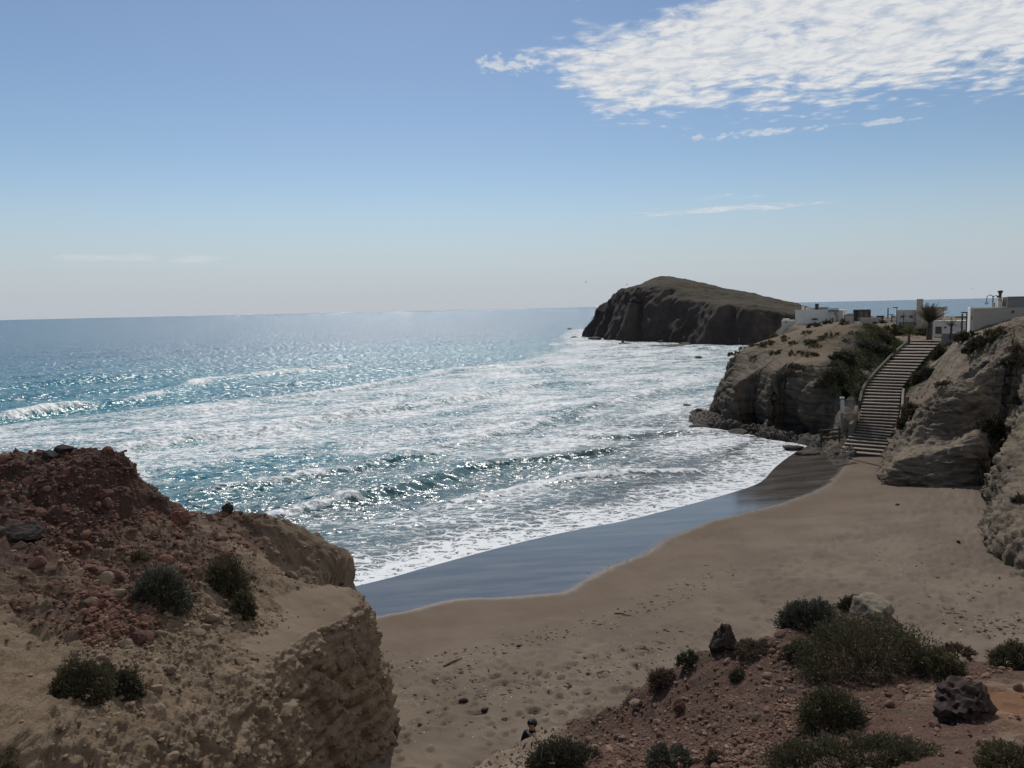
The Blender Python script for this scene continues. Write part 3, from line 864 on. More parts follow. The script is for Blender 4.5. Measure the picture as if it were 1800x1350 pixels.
m_bluff = earth_material('bluff_earth', (0.150, 0.108, 0.074), (0.228, 0.170, 0.116), (0.075, 0.053, 0.040), red=(0.082, 0.050, 0.040), sand=(0.170, 0.125, 0.090), bump=1.0)
bluff, bl_P, bl_N, bl_S = terrain('bluff', (-8.2, 14.5), BL_OUT, bl_top, lambda xy: beach_z(xy)[0] - 0.15, 680, 320, bl_disp, m_bluff,
                                 lambda p, n, s, h: {'red': red_mask(p), 'sand': bl_sand(p, n)}, prof=3.0, over=0.2,
                                 wobble=lambda q: np.column_stack([fbm(np.column_stack([q, q[:, 0] * 0]), 0.9, 3, off=5), fbm(np.column_stack([q, q[:, 0] * 0]), 0.9, 3, off=15)]) * 0.28)

# ------------------------------------------------------------------ near slope on the right
SL_CREST = [(850, 1360, 13.9), (930, 1316, 13.7), (1000, 1292, 13.3), (1090, 1257, 12.8), (1140, 1206, 12.8), (1220, 1161, 12.5), (1275, 1146, 12.3), (1340, 1136, 12.4), (1378, 1124, 12.7), (1390, 1092, 13.8), (1430, 1082, 14.3), (1480, 1076, 14.7),
            (1535, 1074, 14.9), (1575, 1100, 14.3), (1640, 1138, 13.2), (1700, 1164, 12.3), (1800, 1190, 11.6)]
sl_top = tps(D(SL_CREST) + D([(1165, 1325, 10), (1465, 1290, 9.2), (1700, 1262, 9.4), (1550, 1192, 11.3), (1500, 1350, 7.5), (975, 1352, 11.9), (1300, 1230, 10.9), (1350, 1350, 8.0), (1150, 1260, 11.8), (1780, 1350, 7.2), (1450, 1140, 12.4), (1640, 1215, 10.8)])
             + [(0, 0, 10.3), (0, -6, 12), (8, -6, 12), (10, 6, 8.6), (12, 10, 7.5), (-2, -2, 10), (-0.9, 9, 5.2), (-1.2, 5, 7.0), (3, 4, 8.7), (0.8, 10, 6.0)], lam=3e-5)
SL_OUT = [(-1.25, 14.9, 0.7), (-0.1, 15.0, 0.7), (1.0, 14.6, 0.7), (2.0, 13.8, 0.8), (2.6, 13.4, 0.8), (3.3, 12.95, 0.8), (3.9, 12.6, 0.7), (4.25, 12.7, 0.5), (4.45, 13.5, 0.5), (5.0, 14.15, 0.6), (5.8, 14.4, 0.7), (6.7, 14.4, 0.7), (7.3, 13.6, 0.8), (7.3, 12.5, 1.0), (7.4, 11.4, 1.2), (8.2, 10.9, 1.3), (11, 11.5, 1.5), (15, 8, 2), (16, -4, 2), (6, -9, 2), (-5, -7, 2), (-3.4, -1, 1.5), (-1.7, 5, 1.2), (-1.2, 9, 1.0), (-1.35, 12, 0.8)]


def sl_disp(p, n, s):
    c1, _, r2 = worley(p * 5.0 + 40)
    c3, _, r3 = worley(p * 11.5 + 13)
    h = 0.10 * fbm(p, 0.7, 4, 0.5, off=82)
    edge = sstep(-s, -1.4, -0.2)
    lump = np.clip(1 - worley(p * 2.1 + 5)[0] * 1.3, 0, 1) * 0.16 * (0.25 + edge)
    h = h + lump + np.clip(1 - c1 * 1.45, 0, 1) * 0.07 * r2 ** 2 + np.clip(1 - c3 * 1.4, 0, 1) * 0.036 * (0.2 + r3) + 0.04 * fbm(p, 2.6, 4, 0.6, off=23)
    h = h - 0.05
    return h * sstep(s, -0.8, 0.05)


def sl_red(p, n, s, h):
    x = p[:, 0]
    q = p.copy()
    r_ = 0.85 + 0.30 * fbm(q, 0.5, 3, off=71)
    pale = sstep(-x, -1.6, 0.2) * sstep(p[:, 1], 11.0, 13)            # the pale tongue at its low end
    orange = sstep(x + 0.6 * fbm(q, 0.8, 2, off=11), 4.4, 5.6) * sstep(-p[:, 1], -11, -8.4)
    return {'red': np.clip(r_ * (1 - pale) * (1 - 0.55 * orange), 0, 1), 'sand': np.clip(orange * (0.7 + 0.6 * fbm(q, 1.5, 3, off=19)), 0, 1), 'green': sstep(fbm(q, 0.9, 3, off=93), 0.1, 0.45) * 0.5}


m_slope = earth_material('slope_earth', (0.210, 0.160, 0.118), (0.290, 0.225, 0.168), (0.065, 0.045, 0.034), red=(0.106, 0.064, 0.047), sand=(0.185, 0.096, 0.052), grass=(0.10, 0.09, 0.05), bump=0.8, scale=1.3, keep=1.0)
slope, sl_P, sl_N, sl_S = terrain('slope', (3.2, 8.4), SL_OUT, sl_top, lambda xy: beach_z(xy)[0] - 0.2, 520, 270, sl_disp, m_slope, sl_red, prof=2.6, near=6.0)

# ------------------------------------------------------------------ headland with the stairs
ST_PX = [(1514, 800, 0.55), (1528, 772, 1.35), (1541, 745, 2.4), (1547, 715, 3.45), (1552, 685, 4.45), (1567, 662, 5.3), (1586, 640, 6.1), (1606, 618, 6.9), (1627, 599, 7.6)]
ST = np.array(Zp(ST_PX))
STC = catmull(ST, 10, closed=False)
gully = []
for i in range(len(ST)):
    e = (ST[min(i + 1, len(ST) - 1)] - ST[max(i - 1, 0)])[:2]; e /= np.linalg.norm(e)
    nrm = np.array([-e[1], e[0]])
    for o_ in (-1.5, 1.5): gully.append((*(ST[i, :2] + nrm * o_), ST[i, 2] - 0.25))
hd_ctrl = Zp([(1400, 579, 8.3), (1450, 572, 8.8), (1520, 568, 9.0), (1572, 570, 9.0), (1350, 594, 7.6), (1310, 609, 7.0), (1282, 627, 6.3), (1400, 607, 7.7), (1470, 602, 8.0), (1540, 592, 8.4), (1400, 642, 6.3),
              (1340, 642, 5.9), (1460, 630, 6.8), (1500, 622, 7.3), (1300, 655, 5.0), (1268, 658, 4.6), (1350, 665, 5.0), (1420, 665, 5.2), (1462, 668, 5.2), (1500, 642, 6.6), (1540, 622, 7.4), (1580, 592, 8.3), (1478, 700, 4.3), (1505, 675, 5.2), (1530, 650, 6.2), (1555, 630, 6.9)]) \
    + [(45, 130, 8.6), (60, 140, 8.6), (40, 116, 8.2), (75, 110, 9), (62, 92, 9), (70, 160, 6), (50, 150, 7.2), (100, 130, 4.5), (122, 112, 3.5), (92, 170, 4), (110, 90, 4), (85, 100, 8), (40, 61, 4.5), (50, 66, 5.5), (62, 73, 6.5), (80, 84, 6), (36, 58, 4)] + gully
hd_top = tps(hd_ctrl, lam=3e-5)
HD_OUT = [(25.4, 91, 4.5), (22.4, 86, 4.2), (20.4, 81, 3.4), (20.2, 77, 2.6), (21.0, 74.2, 2.2), (22.0, 73.2, 1.9), (22.9, 74.0, 1.8), (23.1, 71.8, 1.8), (23.6, 69.9, 1.8), (24.4, 69.4, 1.7), (24.9, 70.6, 1.6), (25.2, 68.0, 1.6), (25.6, 66.3, 1.6), (26.6, 65.6, 1.4), (27.0, 63.8, 1.4), (27.8, 63.6, 1.4), (28.3, 65.2, 1.3), (28.6, 63.2, 1.4), (28.0, 59.5, 1.6), (26.6, 55.8, 1.4),
          (29, 53.5, 1.4), (36, 56, 3), (60, 66, 4), (100, 80, 6), (130, 130, 6), (100, 185, 6), (70, 185, 6), (55, 160, 5), (46, 140, 5), (40.5, 122, 5), (36.5, 109, 5), (30.5, 99, 5)]


def strata(p, f, off=0.0):
    """tilted beds: hard ones stand out, soft ones are cut back"""
    zz = p[:, 2] + 0.22 * p[:, 0] - 0.10 * p[:, 1] + 0.5 * fbm(p, 0.25, 3, off=off)
    q = np.column_stack([zz * f, p[:, 0] * 0.12, p[:, 1] * 0.12])
    return fbm(q, 1.0, 3, 0.6, off=off + 3)


def hd_disp(p, n, s):
    steep = np.clip(1 - n[:, 2], 0, 1)
    st = sstep(steep, 0.08, 0.4)
    low = sstep(-p[:, 2], -2.6, -0.6)
    h = 0.8 * fbm(p, 0.24, 4, 0.55, off=7) * (0.15 + steep) + 0.42 * ledges(p, 1.5, (0.12, -0.10), 2, 0.6) * st
    ck, cr = cracks(p * np.array([1, 1, 0.6]), 0.5, 4)
    h = h + (0.30 * ck + 0.45 * cr) * st + 0.22 * fbm(p, 1.1, 4, 0.62, off=17, ridged=True) * (0.12 + steep) + 0.05 * fbm(p, 4.0, 2, off=27)
    h = h - 1.1 * low * sstep(steep, 0.3, 0.7) * (0.55 + fbm(p, 0.35, 2, off=37))       # sea-cut notch
    c, _, r_ = worley(p * 1.7 + 2)
    h = h + 0.16 * np.clip(1 - c * 1.3, 0, 1) * r_ * (0.1 + st) - 0.1
    return h * sstep(s, -1.5, 0.05)


def carve(p):
    """the flight of stairs lies in a trough"""
    d, side, al, _ = pdist(p[:, :2], STC)
    zp = np.interp(al * (len(STC) - 1), np.arange(len(STC)), STC[:, 2])
    rough = 0.30 * fbm(p, 0.8, 4, 0.6, off=88, ridged=True) + 0.25 * fbm(p, 0.25, 2, off=44)
    lim = zp - 0.45 + np.maximum(0, d - 1.75) * np.where(side > 0, 0.6, 0.55) + np.maximum(0, d - 3.0) * 0.75 + rough * sstep(d, 1.8, 3.5)
    lim = np.where(al > 0.999, zp - 0.12 + np.maximum(0, d - 0.6) * 0.8, lim)
    q = p.copy()
    m = (d < 14) & (al > 0.0)
    q[m, 2] = np.minimum(q[m, 2], lim[m])
    return q


def hd_attr(p, n, s, h):
    steep = 1 - n[:, 2]
    d, sd, _, _ = pdist(p[:, :2], STC)
    bank = sstep(-d + 1.2 * fbm(p, 0.5, 3, off=3), -6.2, -3.4) * sstep(p[:, 2], 3.0, 4.2)
    top = sstep(-steep, -0.25, -0.08) * (p[:, 1] > 60)
    g = np.maximum(bank, 0.35 * sstep(fbm(p, 0.4, 3, off=31), 0.05, 0.4) * top)
    return {'sand': top * (0.62 + 0.3 * fbm(p, 0.3, 3, off=41)) * (1 - bank), 'green': g * 0.9}


m_head = earth_material('headland_rock', (0.092, 0.074, 0.056), (0.155, 0.125, 0.094), (0.040, 0.032, 0.027), sand=(0.158, 0.120, 0.078), grass=(0.072, 0.075, 0.035), bump=1.0, scale=0.55, strata=0.75)
head, hd_P, hd_N, hd_S = terrain('headland', (40, 86), HD_OUT, hd_top, lambda xy: np.full(len(xy), -0.6), 560, 260, hd_disp, m_head, hd_attr, post=carve, back=0.3, prof=2.6, near=40, over=0.12,
                                wobble=lambda q: np.column_stack([fbm(np.column_stack([q, q[:, 0] * 0]), 0.35, 3, off=5), fbm(np.column_stack([q, q[:, 0] * 0]), 0.35, 3, off=15)]) * 0.5)

# ------------------------------------------------------------------ hillside right of the stairs
hl_ctrl = Zp([(1575, 800, 1.7), (1620, 792, 2.5), (1690, 782, 2.8), (1590, 745, 3.1), (1605, 705, 4.3), (1640, 742, 3.8), (1700, 700, 5.4), (1620, 655, 6.2), (1655, 622, 7.4), (1700, 650, 6.9), (1750, 640, 7.5), (1668, 602, 8.1),
              (1705, 588, 8.9), (1750, 581, 9.4), (1800, 570, 10.1), (1800, 640, 8), (1745, 720, 4.6), (1740, 780, 2.6), (1800, 700, 6.2), (1800, 790, 4.4), (1775, 806, 4.0), (1763, 850, 3.4), (1800, 870, 3.6)]) \
    + [(60, 40, 9), (70, 60, 9.6), (60, 80, 9.0), (50, 30, 7), (26, 30, 4.2), (30, 26, 5.0)] + gully
hl_top = tps(hl_ctrl, lam=3e-5)
_hb = [PB(a, b)[:2] for a, b in ((1552, 806), (1537, 836), (1556, 852), (1620, 853), (1690, 854), (1730, 850), (1755, 835), (1752, 858), (1738, 900), (1722, 943), (1740, 968), (1800, 1014), (1900, 1075))]
HL_OUT = [(*_hb[0], 1.2), (*_hb[1], 1.3), (*_hb[2], 1.2), (*_hb[3], 1.0), (*_hb[4], 1.0), (*_hb[5], 1.0), (_hb[6][0] + 1.2, _hb[6][1] + 1.0, 2.2), (*_hb[7], 1.0), (*_hb[8], 1.1), (*_hb[9], 1.3), (*_hb[10], 1.3), (*_hb[11], 1.3), (*_hb[12], 1.4),
          (25, 16, 2), (60, 12, 4), (95, 50, 4), (90, 85, 4), (60, 96, 4), (44, 92, 3), (34, 80, 3), (27.5, 66, 2), (24.6, 58.5, 1.4)]


def hl_disp(p, n, s):
    steep = np.clip(1 - n[:, 2], 0, 1)
    st = sstep(steep, 0.05, 0.35)
    near = sstep(-np.hypot(p[:, 0], p[:, 1]), -46, -40)
    h = 0.6 * fbm(p, 0.3, 4, 0.55, off=47) * (0.3 + steep) + 0.62 * ledges(p, 1.5, (-0.34, 0.05), 12, 0.7) * (0.38 + 0.62 * st) * (1 - 0.55 * near)
    ck, cr = cracks(p, 0.62, 14)
    h = h + (0.12 * ck + 0.16 * cr) * (0.15 + 0.85 * st) + 0.30 * fbm(p * np.array([0.6, 1, 1.5]), 1.3, 4, 0.66, off=57, ridged=True) * (0.5 + steep)
    c1, _, r1 = worley(p * 3.2 + 2)
    c2, _, r2 = worley(p * 1.3 + 7)
    h = h + np.clip(1 - c1 * 1.35, 0, 1) * (0.09 + 0.03 * near) * (0.3 + r1) + np.clip(1 - c2 * 1.3, 0, 1) * 0.06 * r2 - 0.12
    return h * sstep(s, -1.5, 0.05)


def hl_attr(p, n, s, h):
    steep = 1 - n[:, 2]
    d = pdist(p[:, :2], STC)[0]
    bank = sstep(-d + 1.0 * fbm(p, 0.5, 3, off=3), -3.2, -1.6) * sstep(p[:, 2], 3.2, 4.5) * 0.8
    up = sstep(p[:, 2], 6.3, 8.5) * sstep(fbm(p, 0.35, 3, off=71), 0.0, 0.35) * 0.55
    return {'green': np.maximum(bank, up), 'sand': sstep(-steep, -0.2, -0.05) * 0.4}


m_hill = earth_material('hillside_rock', (0.150, 0.118, 0.085), (0.230, 0.185, 0.134), (0.060, 0.046, 0.037), sand=(0.200, 0.152, 0.106), grass=(0.070, 0.068, 0.036), bump=1.0, scale=0.8, strata=0.65)
hill, hl_P, hl_N, hl_S = terrain('hillside', (36, 55), HL_OUT, hl_top, lambda xy: beach_z(xy)[0].clip(-0.5, 2.5) - 0.25, 560, 280, hl_disp, m_hill, hl_attr, post=carve, back=0.3, prof=2.4, near=25, over=0.12,
                                wobble=lambda q: np.column_stack([fbm(np.column_stack([q, q[:, 0] * 0]), 0.5, 3, off=5), fbm(np.column_stack([q, q[:, 0] * 0]), 0.5, 3, off=15)]) * 0.45)

# ------------------------------------------------------------------ jagged rock shelf awash at the headland's foot
SH_OUT = [(17.6, 77.5, 1.2), (18.6, 72.6, 1.2), (21.0, 70.6, 1.0), (22.2, 67.4, 1.0), (24.2, 64.4, 1.0), (25.0, 60.6, 1.0), (23.4, 57.6, 1.2), (24.6, 55.6, 1.0), (26.6, 56.8, 1.2), (28.2, 62, 1.5), (27, 69, 2), (23.5, 76, 2), (22, 84, 2), (19.2, 84, 1.2)]
def sh_top(xy):
    q = np.column_stack([xy, xy[:, 0] * 0])
    ang = R(28)
    u = q[:, 0] * math.cos(ang) + q[:, 1] * math.sin(ang); v = -q[:, 0] * math.sin(ang) + q[:, 1] * math.cos(ang)
    rid = fbm(np.column_stack([u * 0.25, v * 1.25, q[:, 2]]), 1.0, 4, 0.55, off=4, ridged=True)
    return 0.0 + 0.85 * np.clip(rid, -0.6, 1) + 0.6 * fbm(q, 0.3, 3, off=6)
def sh_disp(p, n, s):
    return (0.42 * ledges(p, 3.6, (0.45, 0.2), 70, 0.2) + 0.07 * cracks(p, 0.6, 3)[1] + 0.18 * fbm(p, 1.4, 4, 0.6, off=63, ridged=True)) * sstep(s, -1, 0.05)
m_shelf = earth_material('wet_shelf_rock', (0.046, 0.037, 0.030), (0.085, 0.068, 0.054), (0.024, 0.020, 0.018), bump=0.9, scale=0.7, strata=0.5, spec=0.2)
m_shelf.node_tree.nodes['Principled BSDF'].inputs['Roughness'].default_value = 0.75
shelf = terrain('rock_shelf', (22.6, 73), SH_OUT, sh_top, lambda xy: np.full(len(xy), -0.8), 260, 90, sh_disp, m_shelf, prof=2.0, near=40, over=0.1, fine=200)[0]

# ------------------------------------------------------------------ the islet
IS_CTRL = D([(1040, 576, 355), (1058, 556, 338), (1085, 528, 318), (1110, 509, 306), (1140, 496, 297), (1165, 496, 284), (1190, 503, 270), (1230, 527, 257), (1300, 533, 245), (1370, 548, 240), (1420, 562, 238),
             (1152, 488, 312), (1190, 490, 312), (1215, 498, 310), (1260, 508, 308), (1310, 516, 304), (1345, 523, 300), (1380, 531, 296), (1420, 547, 290), (1470, 560, 285)]) \
    + [(60, 345, 16), (85, 335, 14), (110, 310, 10), (45, 380, 6), (125, 270, 6)]
is_top = tps(IS_CTRL, lam=3e-5)
IS_OUT = [(*P(a, b, z=0)[:2], w) for a, b, w in ((1016, 585, 13), (1024, 588, 11), (1040, 594, 9), (1066, 596, 9), (1090, 600, 9), (1125, 600, 10), (1160, 602, 10), (1190, 603, 9), (1222, 604, 8), (1260, 606, 8), (1295, 607, 8), (1330, 607, 8))] \
    + [(92, 222, 11), (115, 228, 12), (145, 260, 14), (140, 310, 16), (110, 350, 18), (75, 390, 18), (48, 402, 16)]


def is_disp(p, n, s):
    steep = np.clip(1 - n[:, 2], 0, 1)
    fl = fbm(p * np.array([1, 1, 0.25]), 0.075, 4, 0.55, off=7, ridged=True)
    h = 3.6 * (fl - 0.42) * sstep(steep, 0.12, 0.45) + 1.1 * fbm(p, 0.12, 4, 0.55, off=9) + 0.55 * fbm(p * np.array([1, 1, 0.4]), 0.4, 4, 0.6, off=19, ridged=True) * (0.3 + steep)
    c = np.clip(1 - worley(p * 0.35 + 3)[0] * 1.3, 0, 1)
    h = h + 0.7 * c * (0.3 + 0.7 * sstep(steep, 0.0, 0.3))
    return h * sstep(s, -4, 0.3)


def is_attr(p, n, s, h):
    return {'green': sstep(n[:, 2], 0.66, 0.86) * (0.62 + 0.45 * fbm(p, 0.12, 3, off=33)) * sstep(p[:, 2], 5, 9)}


m_islet = earth_material('islet_rock', (0.046, 0.036, 0.031), (0.080, 0.062, 0.052), (0.024, 0.020, 0.019), grass=(0.060, 0.052, 0.032), bump=0.8, scale=0.12)
islet = terrain('islet', (82, 292), IS_OUT, is_top, lambda xy: np.full(len(xy), -1.5), 420, 130, is_disp, m_islet, is_attr, prof=1.7, near=200, over=0.1, fine=260,
                wobble=lambda q: np.column_stack([fbm(np.column_stack([q, q[:, 0] * 0]), 0.045, 3, off=5), fbm(np.column_stack([q, q[:, 0] * 0]), 0.045, 3, off=15)]) * 6.0)[0]

# ------------------------------------------------------------------ placing things on the ground
def project(p):
    v = p - CAM
    dp = v @ _f
    return np.stack([900 + F * (v @ _r) / dp, 675 - F * (v @ _u) / dp], -1), dp


_proj = {}
def pick(key, pts, px, py, rad=5.0):
    """the nearest ground vertex seen at a pixel"""
    if key not in _proj: _proj[key] = project(pts)
    q, dp = _proj[key]
    for r_ in (rad, rad * 2, rad * 4, rad * 10):
        ok = np.nonzero((np.hypot(q[:, 0] - px, q[:, 1] - py) < r_) & (dp > 1))[0]
        if len(ok): break
    i = ok[np.argmin(dp[ok])]
    return pts[i], i


# ------------------------------------------------------------------ stones
def stone_material(name, a, b_, c, rough=0.9):
    m, nt, b = new_mat(name)
    tc = N(nt, 'ShaderNodeTexCoord').outputs['Object']
    oi = N(nt, 'ShaderNodeObjectInfo').outputs['Random']
    rn = mth(nt, 'FRACT', mth(nt, 'ADD', oi, attr(nt, 'rnd')))
    n1 = noise(nt, tc, 9.0, 5.0, 0.65)
    col = mixc(nt, rn, a, b_)
    col = mixc(nt, smooth(nt, n1, 0.45, 0.7), col, c)
    nt.links.new(col, b.inputs['Base Color'])
    b.inputs['Roughness'].default_value = rough
    b.inputs['Specular IOR Level'].default_value = 0.15
    bp = N(nt, 'ShaderNodeBump', {'Strength': 0.5, 'Distance': 0.03, 'Height': n1})
    nt.links.new(bp.outputs[0], b.inputs['Normal'])
    return m


def ico(sub):
    bm = bmesh.new()
    bmesh.ops.create_icosphere(bm, subdivisions=sub, radius=1.0)
    bm.verts.ensure_lookup_table()
    V = np.array([v.co[:] for v in bm.verts]); Fc = np.array([[v.index for v in f.verts] for f in bm.faces])
    bm.free()
    return V, Fc


ICO1, ICO2, ICO3 = ico(1), ico(2), ico(4)


def rock_verts(V, seed, cuts=7, rough=0.12):
    rs = np.random.RandomState(seed)
    p = V.copy()
    for _ in range(cuts):
        n = rs.normal(size=3); n /= np.linalg.norm(n)
        o = 0.55 + 0.3 * rs.rand()
        d = p @ n - o
        p = p - np.outer(np.where(d > 0, d * 0.9, 0), n)
    p = p * (1 + rough * fbm(V, 1.6, 2, off=seed * 3.1))[:, None]
    return p * np.array([1.0, 0.75 + 0.25 * rs.rand(), 0.55 + 0.25 * rs.rand()])


m_st_red = stone_material('red_rubble_stone', (0.070, 0.036, 0.029), (0.175, 0.086, 0.060), (0.125, 0.070, 0.052))
m_st_tan = stone_material('tan_rubble_stone', (0.14, 0.10, 0.07), (0.25, 0.185, 0.13), (0.12, 0.088, 0.062))
m_st_mix = stone_material('slope_stone', (0.125, 0.070, 0.050), (0.27, 0.165, 0.115), (0.10, 0.06, 0.045))
m_st_dark = stone_material('dark_volcanic_rock', (0.035, 0.028, 0.026), (0.055, 0.045, 0.040), (0.020, 0.017, 0.016))
m_st_pale = stone_material('pale_boulder', (0.17, 0.14, 0.10), (0.21, 0.175, 0.125), (0.12, 0.10, 0.072))

m_bould = stone_material('pitted_boulder', (0.050, 0.034, 0.028), (0.075, 0.052, 0.042), (0.022, 0.016, 0.014))
STONES = [mesh_np('stone', rock_verts(ICO2[0], k), ICO2[1], False) for k in range(12)]


def scatter(parent, pts, nrm, wt, n_big, n_small, sizes, mats, seed, key, small_sizes):
    """stones half sunk in the ground: the largest each an object, the rest one mesh"""
    rs = np.random.RandomState(seed)
    q, dp = project(pts)
    vis = (dp > 1) & (q[:, 0] > -60) & (q[:, 0] < 1860) & (q[:, 1] > 0) & (q[:, 1] < 1400)
    vis &= ((CAM - pts) * nrm).sum(1) > 0
    w = wt * vis * dp ** 2
    w = w / w.sum()
    idx = rs.choice(len(pts), n_big, replace=False, p=w)
    sz = np.sort(sizes[0] + (sizes[1] - sizes[0]) * rs.rand(n_big) ** 2.5)[::-1]
    for k, i in enumerate(idx):
        mt = mats[0] if rs.rand() < key[i] else mats[1]
        base = STONES[rs.randint(12)]
        nm = (base.name, mt.name)
        if nm not in scatter.cache:
            me = base.copy(); me.materials.clear(); me.materials.append(mt)
            scatter.cache[nm] = me
        o = link('stone', scatter.cache[nm], None, parent)
        o.location = pts[i] + nrm[i] * sz[k] * 0.05
        o.rotation_euler = (rs.normal(0, .5), rs.normal(0, .5), rs.rand() * 6.3)
        s_ = sz[k]
        o.scale = (s_, s_ * (0.8 + .4 * rs.rand()), s_ * (0.8 + .4 * rs.rand()))
    idx = rs.choice(len(pts), n_small, replace=True, p=w)
    first = rs.rand(n_small) < key[idx]
    for mi, mt in enumerate(mats):
        ii = idx[first] if mi == 0 else idx[~first]
        n = len(ii)
        if not n: continue
        r_ = (small_sizes[0] + (small_sizes[1] - small_sizes[0]) * rs.rand(n) ** 2.5)[:, None, None]
        v = ICO1[0][None] * (0.7 + 0.6 * rs.rand(n, 12, 1)) * r_ * np.stack([np.ones(n), .7 + .5 * rs.rand(n), .6 + .3 * rs.rand(n)], -1)[:, None]
        a = rs.rand(n) * 6.3; ca, sa = np.cos(a)[:, None], np.sin(a)[:, None]
        v = np.stack([v[..., 0] * ca - v[..., 1] * sa, v[..., 0] * sa + v[..., 1] * ca, v[..., 2]], -1)
        v = v + pts[ii][:, None] + (rs.normal(0, 0.03, (n, 3)) * (1, 1, 0))[:, None]
        me = mesh_np('gravel', v.reshape(-1, 3), (ICO1[1][None] + (np.arange(n) * 12)[:, None, None]).reshape(-1, 3), False)
        vattr(me, 'rnd', np.repeat(rs.rand(n), 12))
        tag(link('gravel', me, mt, parent), kind='stuff')


scatter.cache = {}
_rm = red_mask(bl_P); _sd = bl_sand(bl_P, bl_N)
_fr = sstep(bl_S, 0.0, 0.5)
scatter(bluff, bl_P, bl_N, (0.14 + 1.2 * _rm) * (1 - 0.93 * _sd), 300, 11000, (0.06, 0.24), (m_st_red, m_st_tan), 4, np.where(_rm > 0.35, 0.94, 0.02), (0.018, 0.07))
scatter(slope, sl_P, sl_N, np.ones(len(sl_P)), 300, 9000, (0.03, 0.105), (m_st_mix, m_st_tan), 6, np.where((sl_P[:, 0] < 1.4) & (sl_P[:, 1] > 11.4), 0.08, 0.87), (0.010, 0.04))


def boulder(name, label, key, pts, px, py, wpx, hpx, mat, seed, cat='rock', sink=0.25, deep=1.0, lump=0.0, group=None, taper=0.0, knobs=0.16):
    p, _ = pick(key, pts, px, py)
    d = np.linalg.norm(p - CAM)
    w = wpx * d / F * 0.5; h = hpx * d / F * 0.5
    V = rock_verts(ICO3[0], seed, 9, 0.22)
    V = V / np.abs(V).max(0)
    if lump:
        V = V * (1 + lump * fbm(V, 2.6, 3, 0.6, off=seed))[:, None]
        c, _, _ = worley(V * 3.0 + seed)
        V = V * (1 - 0.22 * np.exp(-(c / 0.28) ** 2))[:, None]
    V = V * (1 + 0.6 * knobs * fbm(V, 3.0, 4, 0.65, off=seed + 5, ridged=True))[:, None]
    V = V * (1 + knobs * fbm(V, 1.9, 4, 0.62, off=seed + 8, ridged=True))[:, None]
    V[:, :2] *= (1 - taper * (V[:, 2:3] * 0.5 + 0.5))
    me = mesh_np(name, V * np.array([w, w * deep, h]), ICO3[1], False)
    o = link(name, me, mat)
    o.location = (p[0], p[1] + w * deep * 0.4, p[2] + h * (1 - 2 * sink))
    return tag(o, label, cat, group)


boulder('boulder', 'dark knobbly rock perched on the ridge line of the left bluff', 'bl', bl_P, 398, 893, 17, 18, m_st_dark, 3, sink=0.1, lump=0.3)
boulder('boulder', 'dark stone on the very top of the red rubble heap', 'bl', bl_P, 118, 786, 26, 14, m_st_dark, 13)
boulder('boulder', 'dark stone left of and just below the top of the red rubble heap', 'bl', bl_P, 84, 800, 24, 14, m_st_dark, 15)
boulder('boulder', 'reddish crumbling rock sticking out of sand right of the rubble heap', 'bl', bl_P, 318, 918, 28, 28, m_st_red, 17, lump=0.3)
boulder('boulder', 'big dark rock in shade at left edge below the rubble heap', 'bl', bl_P, 30, 945, 55, 30, m_st_dark, 19, sink=0.4)
boulder('boulder', 'dark pitted volcanic boulder on the orange gravel at lower right', 'sl', sl_P, 1712, 1262, 92, 62, m_bould, 23, sink=0.32, lump=0.45, taper=0.3)
boulder('boulder', 'dark brown block on the left crest of the near slope', 'sl', sl_P, 1275, 1142, 58, 50, m_bould, 27, sink=0.35, lump=0.2, taper=0.55)
boulder('boulder', 'pale rounded lichen-spotted boulder behind the big green bush', 'sl', sl_P, 1540, 1076, 70, 50, m_st_pale, 29, sink=0.4, knobs=0.04)
boulder('boulder', 'reddish dark stone half hidden in a tuft on the slope crest', 'sl', sl_P, 1162, 1200, 26, 22, m_st_red, 31)
boulder('boulder', 'broken dark stones lying on the left flank of the near slope', 'sl', sl_P, 1192, 1248, 20, 26, m_st_red, 33)
boulder('boulder', 'small pale stone on the tan tongue beside the lowest bush', 'sl', sl_P, 1120, 1240, 20, 12, m_st_tan, 35)

# ------------------------------------------------------------------ shrubs
def leaf_material(name, a, b_, c):
    m, nt, b = new_mat(name)
    rn = attr(nt, 'rnd')
    col = mixc(nt, rn, a, b_)
    col = mixc(nt, smooth(nt, rn, 0.86, 0.92), col, c)
    nt.links.new(col, b.inputs['Base Color'])
    b.inputs['Roughness'].default_value = 0.75
    b.inputs['Specular IOR Level'].default_value = 0.12
    tr = N(nt, 'ShaderNodeBsdfTranslucent', {0: col})
    mx = N(nt, 'ShaderNodeMixShader', {0: 0.22, 1: b.outputs[0], 2: tr.outputs[0]})
    out = [n for n in nt.nodes if n.type == 'OUTPUT_MATERIAL'][0]
    nt.links.new(mx.outputs[0], out.inputs[0])
    return m


